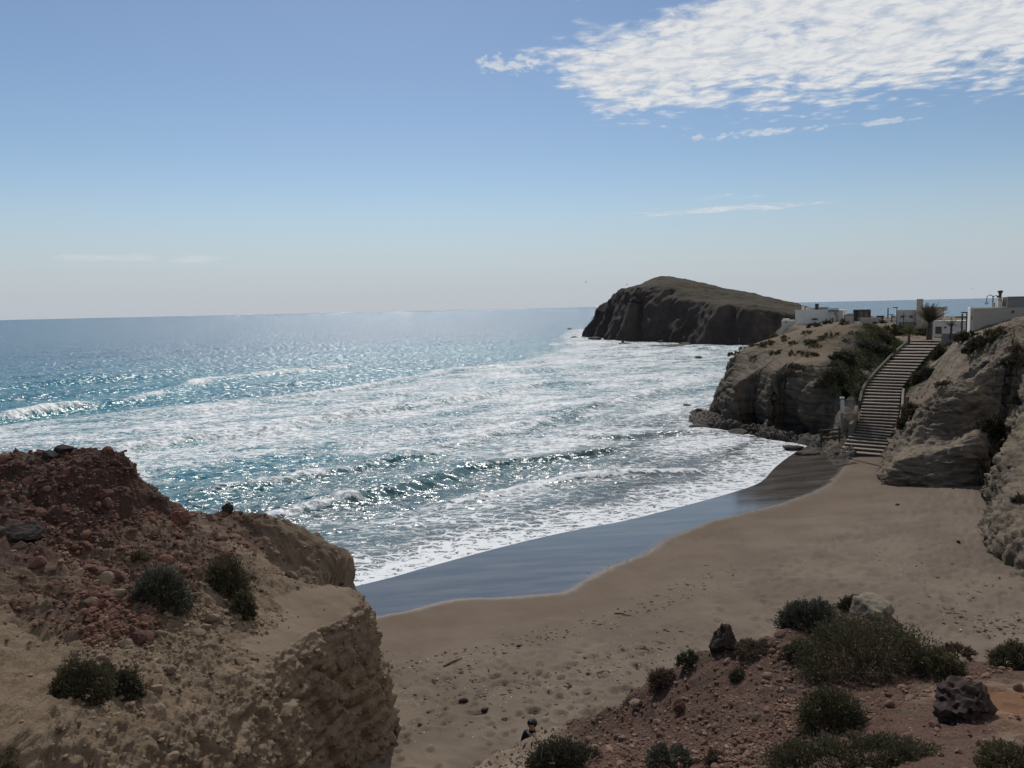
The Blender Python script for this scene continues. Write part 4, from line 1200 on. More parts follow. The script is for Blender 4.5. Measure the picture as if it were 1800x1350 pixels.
LEAF = {
    'green': leaf_material('green_leaf', (0.052, 0.050, 0.028), (0.108, 0.098, 0.056), (0.21, 0.165, 0.11)),
    'grey': leaf_material('grey_green_leaf', (0.052, 0.056, 0.042), (0.095, 0.096, 0.072), (0.20, 0.17, 0.12)),
    'olive': leaf_material('olive_leaf', (0.075, 0.068, 0.034), (0.125, 0.108, 0.055), (0.17, 0.13, 0.08)),
    'dry': leaf_material('dry_brown_leaf', (0.085, 0.060, 0.042), (0.15, 0.108, 0.074), (0.20, 0.15, 0.10)),
    'dark': leaf_material('dark_leaf', (0.042, 0.040, 0.026), (0.080, 0.072, 0.046), (0.16, 0.125, 0.085)),
}
m_stem = plain('woody_stem', (0.11, 0.085, 0.065), 0.9, 0.25, 20)
m_twig = plain('bleached_twig', (0.30, 0.27, 0.23), 0.85, 0.2, 20)


def blades(O, Dr, L, W, rs):
    """one bent blade (two quads) per row"""
    n = len(O)
    side = np.cross(Dr, rs.normal(size=(n, 3))); side /= np.linalg.norm(side, axis=1)[:, None] + 1e-9
    mid = O + Dr * (L * 0.55)[:, None]
    tip = O + Dr * L[:, None] + rs.normal(0, 0.12, (n, 3)) * L[:, None]
    s0 = side * (W * 0.5)[:, None]
    V = np.stack([O - s0 * 0.5, O + s0 * 0.5, mid + s0, mid - s0, tip], 1).reshape(-1, 3)
    b = np.arange(n)[:, None] * 5
    T = np.vstack([b + np.array([[0, 1, 2]]), b + np.array([[0, 2, 3]]), b + np.array([[3, 2, 4]])])
    return V, T


def tube(pts, rad, sides=5):
    pts = np.asarray(pts, float); n = len(pts)
    rad = np.broadcast_to(np.asarray(rad, float), (n,))
    tg = np.gradient(pts, axis=0); tg /= np.linalg.norm(tg, axis=1)[:, None] + 1e-9
    ref = np.array([0.3, 0.9, 0.2]); a = np.cross(tg, ref); a /= np.linalg.norm(a, axis=1)[:, None] + 1e-9
    b = np.cross(tg, a)
    an = np.linspace(0, 2 * math.pi, sides, endpoint=False)
    V = pts[:, None] + rad[:, None, None] * (np.cos(an)[None, :, None] * a[:, None] + np.sin(an)[None, :, None] * b[:, None])
    V = V.reshape(-1, 3)
    Fq = grid_faces(n, sides, True)
    return V, Fq


def join(parts):
    V, Fc, k = [], [], 0
    for v, f in parts:
        V.append(v); Fc.append(np.asarray(f) + k); k += len(v)
    return np.vstack(V), np.vstack(Fc)


def foliage_mesh(rx, ry, rz, n, leaf, width, seed, open_=0.0, flat=0.0):
    rs = np.random.RandomState(seed)
    K = max(18, int(n / 26))
    c = rs.normal(size=(K * 3, 3)); c /= np.linalg.norm(c, axis=1)[:, None]
    c = c[c[:, 2] > -0.25][:K]; K = len(c)
    rad = (0.80 + 0.22 * rs.rand(K)) * (1 + 0.22 * fbm(c, 1.6, 2, off=seed))
    rad[rs.rand(K) < 0.25] *= 0.72
    shape = np.array([rx, ry, rz])
    cen = c * rad[:, None] * shape
    ci = rs.randint(0, K, n)
    cl = 0.16 * min(rx, rz, ry) + leaf * 0.4
    O = cen[ci] * (0.80 + 0.2 * rs.rand(n, 1)) + rs.normal(0, 1, (n, 3)) * cl * 0.42
    out = cen[ci] / shape; out /= np.linalg.norm(out, axis=1)[:, None] + 1e-9
    Dr = out + np.array([0, 0, 0.35]) + rs.normal(0, 0.6, (n, 3)); Dr /= np.linalg.norm(Dr, axis=1)[:, None]
    O[:, 2] = np.maximum(O[:, 2], -0.15 * rz)
    L = leaf * (0.6 + 0.8 * rs.rand(n)); W = width * (0.6 + 0.8 * rs.rand(n))
    V, T = blades(O, Dr, L, W, rs)
    shade = np.clip(rs.rand(K)[ci] * 0.45 + rs.rand(n) * 0.5, 0, 1)
    shade[rs.rand(n) < 0.05] = 0.95
    me = mesh_np('foliage', V, T, False)
    vattr(me, 'rnd', np.repeat(shade, 5))
    return me


def shrub(label, p, rx, ry, rz, kind, n, leaf, width, seed, parts=True, group=None, twigs=0, name='shrub', cat='shrub', tilt=(0, 0)):
    fm = foliage_mesh(rx, ry, rz, n, leaf, width, seed)
    if not parts:
        o = link(name, fm, LEAF[kind]); o.location = p
        return tag(o, label, cat, group)
    root = empty(name, p)
    root.rotation_euler = (tilt[0], tilt[1], 0)
    link('foliage', fm, LEAF[kind], root)
    rs = np.random.RandomState(seed + 99)
    for k in range(5):
        a = rs.rand() * 6.3; r_ = 0.35 + 0.5 * rs.rand()
        e = np.array([math.cos(a) * rx * r_, math.sin(a) * ry * r_, rz * (0.5 + 0.4 * rs.rand())])
        pts = [np.array([0, 0, -0.1 * rz]), e * 0.4 + rs.normal(0, .05, 3) * rx, e * 0.75 + rs.normal(0, .05, 3) * rx, e]
        V, Fq = tube(pts, [0.045 * rz + .006, 0.03 * rz + .005, 0.02 * rz + .003, 0.003])
        link('stem', mesh_np('stem', V, Fq), m_stem, root)
    for k in range(twigs):
        c = rs.normal(size=3); c[1] = -abs(c[1]); c[2] = abs(c[2]) * 0.6 - 0.1; c /= np.linalg.norm(c)
        s0 = c * np.array([rx, ry, rz]) * 0.85
        pts = [s0]; dr = c + rs.normal(0, .6, 3)
        for _ in range(4):
            dr = dr + rs.normal(0, .5, 3); dr /= np.linalg.norm(dr)
            pts.append(pts[-1] + dr * min(0.10 * rx, 0.05))
        V, Fq = tube(pts, np.linspace(0.004, 0.002, 5), 4)
        link('dry_twig', mesh_np('dry_twig', V, Fq), m_twig, root)
    return tag(root, label, cat, group)


def shrub_at(label, key, pts, px, py, wpx, hpx, kind, dens=1.0, seed=1, deep=0.85, twigs=3, parts=True, lpx=4.4, group=None, tilt=(0, 0), name='shrub', sink=0.0):
    """px, py: foot of the shrub at its middle; wpx, hpx: its width and height in the photograph"""
    p, _ = pick(key, pts, px, py)
    d = np.linalg.norm(p - CAM); m = d / F
    rx = wpx * m * 0.5; rz = hpx * m * 0.80; ry = rx * deep
    n = int(np.clip(wpx * hpx * 1.4 * dens, 80, 20000))
    lf = max(lpx * m, 0.02)
    q = np.array([p[0] + p[0] / d * ry * 0.7, p[1] + ry * 0.7, p[2] - rz * 0.12 - sink])
    return shrub(label, tuple(q), rx, ry, rz, kind, n, lf, lf * 0.36, seed, parts, group, twigs, tilt=tilt, name=name)


B = lambda *a, **k: shrub_at(a[0], 'bl', bl_P, *a[1:], **k)
S = lambda *a, **k: shrub_at(a[0], 'sl', sl_P, *a[1:], **k)
H = lambda *a, **k: shrub_at(a[0], 'hd', hd_P, *a[1:], **k)
L_ = lambda *a, **k: shrub_at(a[0], 'hl', hl_P, *a[1:], **k)
B('round grey-green bush with bleached dry twigs on the left bluff', 285, 1062, 94, 78, 'grey', 1.2, 1, twigs=26)
B('long bush trailing down the sand right of the twiggy grey bush', 400, 1045, 78, 72, 'green', 1.2, 2, deep=1.0)
B('lower drooping end of the long bush above a pale stone', 432, 1084, 44, 56, 'green', 1.2, 32)
B('tiny olive tuft against the upper left of the twiggy grey bush', 244, 984, 30, 20, 'olive', 1.5, 3)
B('larger of the two round dark bushes low on the left bluff', 138, 1226, 88, 70, 'green', 1.3, 4)
B('smaller brownish round bush right of its larger neighbour low on the bluff', 219, 1226, 56, 48, 'dark', 1.3, 5)
B('little tuft wedged between the two round bushes low on the bluff', 188, 1180, 24, 20, 'green', 1.5, 6)
B('olive cushion plant cut by the lower left corner of the picture', 4, 1356, 46, 34, 'olive', 1.3, 7)
S('biggest dark green bush spreading over the crest of the near slope', 1530, 1192, 235, 98, 'green', 1.0, 11, deep=0.75)
S('olive low right skirt of the biggest bush on the slope', 1655, 1186, 74, 40, 'olive', 1.3, 12)
S('grey dense bush on the overhanging block behind the biggest bush', 1428, 1108, 104, 54, 'grey', 1.3, 13, deep=0.7)
S('small dark bush next to the pale rounded boulder', 1500, 1072, 46, 26, 'dark', 1.5, 14)
S('small round green bush at the left foot of the biggest bush', 1402, 1158, 52, 32, 'green', 1.4, 15)
S('lone rounded bush in the middle of the gravel below the biggest bush', 1465, 1284, 104, 70, 'green', 1.2, 16)
S('wide dark green mat of shrub along the bottom edge of the picture', 1510, 1362, 310, 44, 'green', 1.0, 17, deep=0.35)
S('bushy dark shrub on the low tongue beside the person', 990, 1356, 118, 52, 'dark', 1.2, 18, deep=0.7)
S('thin grey-green tuft at the bottom edge between two larger bushes', 1178, 1352, 80, 36, 'grey', 0.9, 19)
S('dark tuft on the left crest of the slope nearest the dark brown block', 1210, 1172, 44, 24, 'dark', 1.5, 20)
S('brownish tuft lowest on the left crest of the slope', 1164, 1206, 50, 30, 'dry', 1.5, 21)
S('sparse dry reddish tuft right of the dark brown block', 1330, 1144, 66, 20, 'dry', 1.3, 22)
S('tiny green tuft on bare gravel left of the middle of the slope', 1298, 1192, 28, 16, 'green', 1.5, 23)
S('dry sprawling plant at the right foot of the biggest bush', 1685, 1158, 56, 16, 'dry', 1.3, 24)
S('rounded green bush cut by the right edge of the picture', 1792, 1176, 70, 34, 'green', 1.3, 25)
S('green and yellow shrub in the lower right corner of the picture', 1790, 1360, 90, 34, 'olive', 1.2, 26)
S('dry grass tuft beside the wide mat at the bottom edge', 1260, 1340, 34, 20, 'dry', 1.2, 27)
p_ = PB(687, 1296)
shrub('tiny dark tuft in the sand at the foot of the left bluff', tuple(p_), 0.16, 0.14, 0.2, 'dark', 220, 0.09, 0.025, 41)

# cushions and bushes on the headland top
cush = [(1276, 601 + 12, 22, 7), (1340, 603, 16, 5), (1352, 602, 24, 8), (1395, 600, 17, 5), (1426, 599, 28, 8), (1445, 592, 22, 6), (1462, 585, 22, 6), (1434, 607, 18, 6), (1378, 590, 16, 4), (1362, 588, 14, 4), (1380, 594, 18, 3),
        (1365, 617, 22, 7), (1395, 618, 24, 7), (1425, 622, 22, 7), (1414, 620, 26, 6), (1330, 626, 22, 6), (1420, 643, 18, 5), (1395, 653, 30, 11), (1484, 595, 9, 3), (1500, 582, 16, 4), (1420, 582, 20, 4), (1300, 606, 14, 4), (1320, 604, 14, 4)]
ords = ['first', 'second', 'third', 'fourth', 'fifth', 'sixth', 'seventh', 'eighth', 'ninth', 'tenth', 'eleventh', 'twelfth', 'thirteenth', 'fourteenth', 'fifteenth', 'sixteenth', 'seventeenth', 'eighteenth', 'nineteenth', 'twentieth', 'twenty-first', 'twenty-second', 'twenty-third']
for k, (a, b, w, h) in enumerate(sorted(cush)):
    H(f'low olive cushion plant on the sandy headland top, {ords[k]} counted from the left', a, b, w * 1.25, h * 0.95, 'olive' if k % 4 else 'dry', 2.0, 60 + k, parts=False, lpx=3.2, deep=0.8, group='cushion plants on the headland', name='cushion_plant')
for k, (lab, a, b, w, h, kd) in enumerate([
        ('large round dark bush on the headland beside the grey rocks', 1490, 632, 34, 24, 'dark'), ('dark bush lying just left of the large round headland bush', 1470, 628, 26, 12, 'dark'), ('small dark bush at the lower foot of the large round headland bush', 1500, 636, 14, 8, 'dark'),
        ('dark bush filling the top of the green bank below the plateau', 1462, 668, 44, 26, 'dark'), ('grey-green bush midway up the bank left of the stairs', 1545, 618, 40, 22, 'grey'), ('dark green bush near the stairs kerb midway up', 1560, 622, 34, 20, 'dark'),
        ('grey bush on the bank directly above the bright green patch', 1520, 648, 36, 16, 'grey'), ('dark bush touching the kerb at mid stairs', 1571, 634, 18, 12, 'dark'), ('brown-topped bush at the left end of the green bank', 1466, 652, 24, 10, 'dry'),
        ('dark bush on the skyline left of the fan palm', 1582, 590, 26, 18, 'dark'), ('dark spreading bush at the plateau edge left of the agave', 1570, 577, 34, 10, 'dark'), ('grey bush among rocks high on the bank', 1522, 606, 30, 14, 'grey'), ('dark low bush high on the bank below the plateau edge', 1555, 600, 30, 14, 'dark'),
        ('dark bush leaning on the long white wall of the left house', 1432, 570, 24, 6, 'dark'), ('round dark bush left of the white house door', 1454, 565, 14, 6, 'dark'), ('olive bush right of the white house', 1483, 566, 12, 10, 'olive'), ('low bush on the skyline right of the brown cabin', 1547, 564, 16, 5, 'dark'),
        ('dark bushes under the trunk of the tall palm', 1626, 586, 40, 12, 'dark'), ('bright green bush at the lower left of the stairs over the cave', 1490, 704, 44, 14, 'green'), ('green bush hanging over the left edge of the lower stairs', 1512, 696, 26, 18, 'green')]):
    H(lab, a, b, w * 1.05, h * 1.0, kd, 1.6, 90 + k, parts=False, lpx=4.0, group='bushes on the headland')
for k, (lab, a, b, w, h, kd) in enumerate([
        ('long dark bush near the top of the right hillside', 1735, 606, 60, 20, 'dark'), ('dark bush below the long bush on the right hillside', 1715, 616, 40, 14, 'dark'), ('dark bush cut by the right edge high on the hillside', 1790, 644, 50, 16, 'dark'),
        ('dark bush right of the stairs top on the hillside crest', 1700, 592, 40, 14, 'dark'), ('olive bush on the crest under the grey house wall', 1760, 584, 50, 12, 'olive'), ('dark bush along the right edge of the upper stairs', 1650, 624, 24, 18, 'dark'), ('grey bush along the right edge of the middle stairs', 1628, 662, 24, 20, 'grey'),
        ('green bush right of the stairs at two thirds height', 1612, 668, 22, 20, 'olive'), ('olive bush right of the lower stairs', 1596, 728, 26, 26, 'olive'), ('dark tuft at the foot of the right stairs kerb', 1584, 748, 20, 16, 'dark'),
        ('dry bush on the slope above the right hillside hollow', 1660, 676, 30, 8, 'dry'), ('dark growth inside the hollow of the right hillside', 1745, 760, 40, 36, 'dark'), ('dark tuft on the right edge above the near cliff', 1786, 704, 24, 14, 'dark'), ('small dark tuft on the face of the near right cliff', 1796, 880, 20, 14, 'dark'),
        ('flat dry bush far right halfway up the hillside', 1796, 612, 40, 10, 'dry')]):
    L_(lab, a, b, w, h, kd, 1.6, 120 + k, parts=False, lpx=4.5, group='bushes on the right hillside')

# leafy ground cover on the banks beside the stairs
def ground_cover(name, pts, nrm, mask, n, leaf, mat, seed):
    rs = np.random.RandomState(seed)
    q, dp = project(pts)
    w = mask * (dp > 1) * (q[:, 0] < 1900) * dp ** 2
    idx = rs.choice(len(pts), n, p=w / w.sum())
    O = pts[idx] + rs.normal(0, 0.12, (n, 3)) * (1, 1, 0.3)
    Dr = nrm[idx] + rs.normal(0, 0.6, (n, 3)); Dr /= np.linalg.norm(Dr, axis=1)[:, None]
    V, T = blades(O, Dr, leaf * (0.5 + rs.rand(n)), leaf * 0.35 * (0.5 + rs.rand(n)), rs)
    me = mesh_np(name, V, T, False)
    vattr(me, 'rnd', np.repeat(np.clip(fbm(O, 0.5, 2) + 0.4 + 0.3 * rs.rand(n), 0, 1), 5))
    return tag(link(name, me, mat), 'low leafy green plants carpeting the banks beside the stairs', 'plants', kind='stuff')


m_cover = leaf_material('bank_plants', (0.056, 0.058, 0.030), (0.112, 0.108, 0.048), (0.15, 0.125, 0.065))
ga = hd_attr(hd_P, hd_N, hd_S, None)['green']; gb = hl_attr(hl_P, hl_N, hl_S, None)['green']
ground_cover('ground_cover', np.vstack([hd_P, hl_P]), np.vstack([hd_N, hl_N]), np.concatenate([sstep(ga, 0.5, 0.85), 0.35 * sstep(gb, 0.6, 0.9)]), 13000, 0.22, m_cover, 8)

# ------------------------------------------------------------------ box helper with softened edges
def box_mesh(name, x0, x1, y0, y1, z0, z1, bev=0.0):
    bm = bmesh.new()
    bmesh.ops.create_cube(bm, size=1.0)
    for v in bm.verts:
        v.co = Vector(((x0 + x1) / 2 + v.co.x * (x1 - x0), (y0 + y1) / 2 + v.co.y * (y1 - y0), (z0 + z1) / 2 + v.co.z * (z1 - z0)))
    if bev:
        bmesh.ops.bevel(bm, geom=list(bm.edges), offset=bev, segments=1, affect='EDGES')
    me = bpy.data.meshes.new(name)
    bm.to_mesh(me); bm.free()
    return me


# ------------------------------------------------------------------ the stairs
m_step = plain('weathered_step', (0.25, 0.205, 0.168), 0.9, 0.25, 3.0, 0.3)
m_riser = plain('shade_toned_riser_timber', (0.085, 0.068, 0.056), 0.9, 0.3, 5.0, 0.3)  # shade on the backlit risers put into their colour, darker than the sunlit treads
m_moss = plain('mossy_concrete', (0.085, 0.085, 0.055), 0.95, 0.35, 3.0, 0.3)
m_kerb = plain('kerb_concrete', (0.15, 0.135, 0.10), 0.9, 0.25, 4.0, 0.3)
stairs = empty('staircase', tuple(ST[0]))
tag(stairs, 'long outdoor staircase climbing from the beach between headland and hillside', 'stairs')
NSTEP = 38
pz = STC[:, 2].copy()
pz = np.maximum.accumulate(pz + np.arange(len(pz)) * 1e-4)
zs = np.linspace(pz[0] + 0.10, pz[-1], NSTEP)
steps = []
_rs5 = np.random.RandomState(2)
for k in range(NSTEP):
    c = np.array([np.interp(zs[k], pz, STC[:, j]) for j in range(2)])
    a = np.array([np.interp(min(zs[k] + .4, pz[-1]), pz, STC[:, j]) for j in range(2)]) - np.array([np.interp(max(zs[k] - .4, pz[0]), pz, STC[:, j]) for j in range(2)])
    steps.append((c, a / np.linalg.norm(a), zs[k]))
for k, (c, e, z) in enumerate(steps):
    nx = steps[k + 1][0] if k + 1 < NSTEP else c + e * 0.8
    run = np.linalg.norm(nx - c)
    w = 2.75 + (0.45 if k < 6 else 0) + (0.1 * _rs5.rand())
    # treads lie across the line of sight of the flight: local x across, local y up the flight
    rz = math.atan2(e[1], e[0]) - math.pi / 2
    me = box_mesh('step', -w / 2, w / 2, -0.06, run + 0.12, -0.075, 0.0, 0.015)
    o = link('step', me, m_step, stairs)
    o.location = (c[0] - ST[0][0], c[1] - ST[0][1], z - ST[0][2]); o.rotation_euler = (0, _rs5.normal(0, .006), rz)
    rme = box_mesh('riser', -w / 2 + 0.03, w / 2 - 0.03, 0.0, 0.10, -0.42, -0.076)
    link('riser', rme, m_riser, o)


def sweep_wall(name, k0, k1, off, width, up, down, mat, label=None):
    L, Rr = [], []
    for k in range(k0, k1):
        c, e, z = steps[k]
        n = np.array([-e[1], e[0]])
        for lst, s in ((L, off - width / 2), (Rr, off + width / 2)):
            q = c + n * s
            lst.append((q[0] - ST[0][0], q[1] - ST[0][1], z - ST[0][2]))
    V = []
    for a, b in zip(L, Rr):
        V += [(a[0], a[1], a[2] + up), (b[0], b[1], b[2] + up), (b[0], b[1], b[2] - down), (a[0], a[1], a[2] - down)]
    V = np.array(V)
    n = k1 - k0
    Fq = [[i * 4 + j, i * 4 + (j + 1) % 4, (i + 1) * 4 + (j + 1) % 4, (i + 1) * 4 + j] for i in range(n - 1) for j in range(4)] + [[0, 1, 2, 3], [(n - 1) * 4 + j for j in (3, 2, 1, 0)]]
    o = link(name, mesh_np(name, V, np.array(Fq), False), mat, stairs)
    if label: o['label'] = label
    return o


sweep_wall('kerb', 16, NSTEP, 1.55, 0.20, 0.16, 0.6, m_moss, 'mossy concrete kerb on the upper left side')
sweep_wall('kerb', 7, 21, -1.58, 0.16, 0.22, 0.6, m_step, 'thin pale kerb on the lower right side')
sweep_wall('side_wall', 5, 13, 1.62, 0.26, 0.75, 0.8, m_kerb, 'pale leaning wall end at the lower left')

# ------------------------------------------------------------------ signpost and timber left of the stairs
m_post = plain('grey_post', (0.16, 0.15, 0.14), 0.7, 0.2, 8.0)
m_panel = plain('pale_sign_panel', (0.42, 0.46, 0.44), 0.6, 0.1, 8.0)
m_timber = plain('dark_timber', (0.045, 0.035, 0.028), 0.85, 0.3, 6.0, 0.4)
p_ = P(1479, 757, d=62.5)
sp = empty('signpost', tuple(p_))
tag(sp, 'tall slim post with a pale panel left of the stairs foot', 'signpost')
link('post', box_mesh('post', -0.09, 0.09, -0.09, 0.09, -0.6, 2.42, 0.01), m_post, sp)
pn = link('panel', box_mesh('panel', -0.13, 0.13, -0.12, -0.095, 1.35, 2.35, 0.005), m_panel, sp)
link('cap', box_mesh('cap', -0.14, 0.14, -0.13, 0.11, 2.425, 2.56, 0.01), m_panel, sp)
p_ = P(1462, 763, d=61.0)
tb = empty('trestle', tuple(p_), 0.35)
tag(tb, 'low frame of dark timbers at the cave mouth beside the stairs', 'timber frame')
for dz, dy in ((0.0, 0), (0.28, 0.15), (-0.26, -0.2)):
    link('beam', box_mesh('beam', -1.0, 0.9, dy - 0.08, dy + 0.08, dz - 0.07, dz + 0.07, 0.015), m_timber, tb)
for xx in (-0.9, 0.8): link('stake', box_mesh('stake', xx - .05, xx + .05, 0.02, 0.12, -0.7, 0.45, 0.01), m_timber, tb)

# ------------------------------------------------------------------ houses on the plateau
m_white = plain('white_stucco', (0.66, 0.62, 0.56), 0.9, 0.06, 2.0, 0.1)
m_pink = plain('pinkish_stucco', (0.56, 0.50, 0.45), 0.9, 0.06, 2.0, 0.1)
m_tan = plain('tan_stucco', (0.46, 0.37, 0.28), 0.9, 0.08, 2.0, 0.1)
m_grey = plain('grey_stucco', (0.40, 0.35, 0.29), 0.9, 0.06, 2.0, 0.1)
m_greyd = plain('dark_grey_render', (0.22, 0.21, 0.205), 0.9, 0.08, 2.0, 0.1)
m_brown = plain('brown_planks', (0.115, 0.085, 0.065), 0.85, 0.3, 3.0, 0.2)
m_panelw = plain('weathered_panel', (0.20, 0.165, 0.14), 0.85, 0.3, 3.0, 0.2)
m_dark = plain('dark_metal', (0.035, 0.034, 0.034), 0.5, 0.2, 4.0, 0.05)
m_pipe = plain('stained_pipe', (0.07, 0.055, 0.045), 0.6, 0.2, 4.0, 0.05)
m_glass, _nt, _b = new_mat('window_glass')
_b.inputs['Base Color'].default_value = (0.05, 0.055, 0.06, 1); _b.inputs['Roughness'].default_value = 0.08
_nv = noise(_nt, N(_nt, 'ShaderNodeTexCoord').outputs['Object'], 3.0, 3.0)
_nt.links.new(mixc(_nt, _nv, (0.04, 0.045, 0.05), (0.08, 0.085, 0.09)), _b.inputs['Base Color'])


class House:
    """a building whose front stands square to the view at distance d; pixel rectangles give its blocks"""
    def __init__(s, name, pxc, pyc, d, label, cat='house', yaw=0.0, group=None):
        o = P(pxc, pyc, d=d); s.o = o
        a = math.atan2(o[0], o[1]) + yaw
        s.ey = np.array([math.sin(a), math.cos(a), 0]); s.ex = np.array([math.cos(a), -math.sin(a), 0])
        s.root = empty(name, tuple(o), -a)
        tag(s.root, label, cat, group)

    def at(s, px, py, yy):
        v = _f + (px - 900) / F * _r + (675 - py) / F * _u
        t = ((s.o + s.ey * yy - CAM) @ s.ey) / (v @ s.ey)
        q = CAM + t * v - s.o
        return float(q @ s.ex), float(q[2])

    def box(s, name, px0, px1, py0, py1, yy, depth, mat, parent=None, down=0.0, bev=0.02):
        x0, z1 = s.at(px0, py0, yy); x1, _ = s.at(px1, py0, yy)
        z1 = s.at((px0 + px1) / 2, py0, yy)[1]; z0 = s.at((px0 + px1) / 2, py1, yy)[1] - down
        return link(name, box_mesh(name, x0, x1, yy, yy + depth, z0, z1, bev), mat, parent or s.root)

    def window(s, px0, px1, py0, py1, yy, frame=None):
        w = s.box('window', px0, px1, py0, py1, yy - 0.05, 0.09, frame or m_greyd, bev=0.005)
        g = 0.18
        px, py = (px1 - px0) * g, (py1 - py0) * g
        s.box('pane', px0 + px, px1 - px, py0 + py, py1 - py, yy - 0.062, 0.04, m_glass, w, bev=0)
        return w


h = House('house', 1440, 570, 126, 'long white flat-roofed house at the left end of the village', yaw=0.12)
h.box('wall', 1398, 1466, 546, 572, 0, 7, m_white, down=1.2)
h.box('wall', 1466.3, 1482, 545, 570, 1.0, 6, m_white, down=1.2)
h.box('parapet', 1397.6, 1466.4, 544.6, 545.9, -0.05, 0.35, m_white)
h.box('chimney', 1409, 1413.2, 535.5, 544.5, 0.6, 0.5, m_white)
h.box('roof_room', 1416, 1432.5, 540.5, 545, 2.0, 3, m_pink)
h.box('water_tank', 1432.8, 1438.5, 533.8, 545, 1.6, 0.7, m_dark)
h.box('roof_room', 1440, 1453.5, 540, 545, 2.2, 3, m_greyd)
h.box('roof_room', 1454, 1458, 542.5, 545, 2.0, 2, m_grey)
h.box('roof_room', 1459, 1472, 542, 544.6, 2.4, 2, m_greyd)
pg = h.box('pergola', 1456, 1474, 545.2, 546.6, -0.6, 1.5, m_dark, bev=0.01)
h.box('door', 1463, 1465.4, 558.5, 566, -0.04, 0.08, m_dark); h.box('door', 1470.5, 1474, 553, 566, 0.95, 0.1, m_tan)
h.window(1426, 1438, 559, 563, 0, m_grey); h.window(1466.8, 1468.6, 550, 554, 1.0); h.window(1459.5, 1461, 559, 564, 0)
h = House('low_building', 1390, 572, 132, 'low pale building with a wall left of the long white house', 'building')
h.box('wall', 1374, 1397, 563, 575, 0, 3, m_pink, down=1); h.box('wall', 1376, 1388, 560.5, 563, 1, 2, m_white)
h.window(1380, 1383, 565, 568, 0)
h = House('cabin', 1516, 556, 122, 'brown box cabin with a dark frame standing on the headland', 'cabin', yaw=-0.05)
h.box('wall', 1507.5, 1530, 546, 557.5, 0.05, 2.6, m_panelw, down=1.0)
h.box('side_panel', 1501, 1507.3, 545.8, 557.5, 0.0, 2.6, m_dark, down=1.0)
h.box('roof', 1500.5, 1531.2, 544.2, 545.7, -0.15, 3.0, m_brown); h.box('corner_post', 1529.6, 1531, 545.8, 557.5, -0.06, 0.1, m_dark, down=1.0)
for k in range(5):
    h.box('panel_strip', 1508 + k * 4.3, 1511.8 + k * 4.3, 547, 556.5, -0.02, 0.06, m_panelw if k % 2 else m_brown, bev=0.004)
h = House('low_wall', 1510, 562, 120, 'low weathered wall between the white house and the brown cabin', 'wall')
h.box('wall', 1483, 1501, 553, 560, 0, 0.4, m_greyd, down=0.6); h.box('wall', 1486, 1500, 556.5, 561, -1.5, 0.4, m_grey, down=0.6)
h = House('garden_wall', 1560, 566, 116, 'long low whitish wall right of the brown cabin', 'wall')
h.box('wall', 1512, 1548, 558.5, 563, 0, 0.4, m_grey, down=0.8); h.box('wall', 1548.2, 1592, 562, 569, -2, 0.4, m_white, down=0.8); h.box('coping', 1547.8, 1592.4, 561.2, 561.95, -2.1, 0.6, m_pink)
h = House('shed', 1551, 561, 118, 'small dark-roofed shed behind the low whitish wall', 'shed')
h.box('wall', 1541, 1554, 556.8, 562, 0, 2, m_panelw); h.box('roof', 1540, 1555, 555, 556.7, -0.2, 2.4, m_dark)
h = House('shed', 1571, 560, 118, 'second small shed beside the thin poles', 'shed')
h.box('wall', 1566, 1575, 557, 563, 0, 2, m_pink); h.box('roof', 1568, 1574, 555.4, 556.9, -0.1, 2.2, m_dark)

h = House('house', 1620, 572, 104, 'tan and pink flat-roofed house with a tall square chimney behind the palm', yaw=0.0)
h.box('wall', 1576, 1610.5, 545.6, 566.8, 0, 6, m_pink, down=0); h.box('parapet', 1575.5, 1610.8, 544.6, 545.5, -0.05, 0.3, m_white)
h.box('wall', 1581, 1610.5, 566.9, 578, 0.25, 6, m_grey, down=1.5); h.box('wall', 1576, 1580.8, 566.9, 578, 0.1, 6, m_white, down=1.5)
h.box('chimney', 1611.6, 1623, 526.5, 578, -0.4, 1.1, m_tan, down=1.5); h.box('chimney_cap', 1611.2, 1623.4, 525.6, 526.4, -0.45, 1.2, m_brown)
h.box('wall', 1623.2, 1660, 541, 566, 0.6, 5, m_tan, down=2.0); h.box('balcony', 1660.1, 1665.5, 539.8, 546.5, 0.4, 3, m_tan); h.box('parapet', 1623, 1666, 539.6, 540.9, 0.3, 0.4, m_tan)
h.window(1583, 1589, 553.5, 559.5, 0, m_grey); h.window(1597.5, 1606, 553.5, 559.5, 0, m_grey)
h.box('lamp', 1588.2, 1588.9, 549, 566, -0.5, 0.07, m_dark); h.box('roof_line', 1581, 1611, 566.4, 567.3, 0.02, 0.25, m_brown)
h = House('house', 1676, 578, 99, 'low white house with a brown garage door between palm and lamp', yaw=0.0)
h.box('wall', 1640, 1705, 564.8, 582, 0, 5, m_white, down=1.5); h.box('parapet', 1639.6, 1705.4, 563.8, 564.7, -0.05, 0.3, m_white)
h.box('garage_door', 1644.5, 1655.5, 574, 582, -0.05, 0.1, m_brown, down=0.3); h.window(1660, 1664, 574, 577, 0)
h.box('door', 1688.5, 1690, 567.5, 577, -0.04, 0.08, m_grey)
h.box('terrace_room', 1656, 1662, 560, 563.7, 0.5, 1.5, m_tan); h.box('terrace_frame', 1663.5, 1664.2, 556, 563.7, 0.5, 0.1, m_grey); h.box('terrace_frame', 1674.8, 1675.5, 556, 563.7, 0.5, 0.1, m_grey); h.box('terrace_frame', 1663.5, 1675.5, 555.3, 555.9, 0.5, 0.1, m_grey)
h = House('garden_wall', 1668, 584, 90, 'short rough grey wall at the top of the stairs', 'wall')
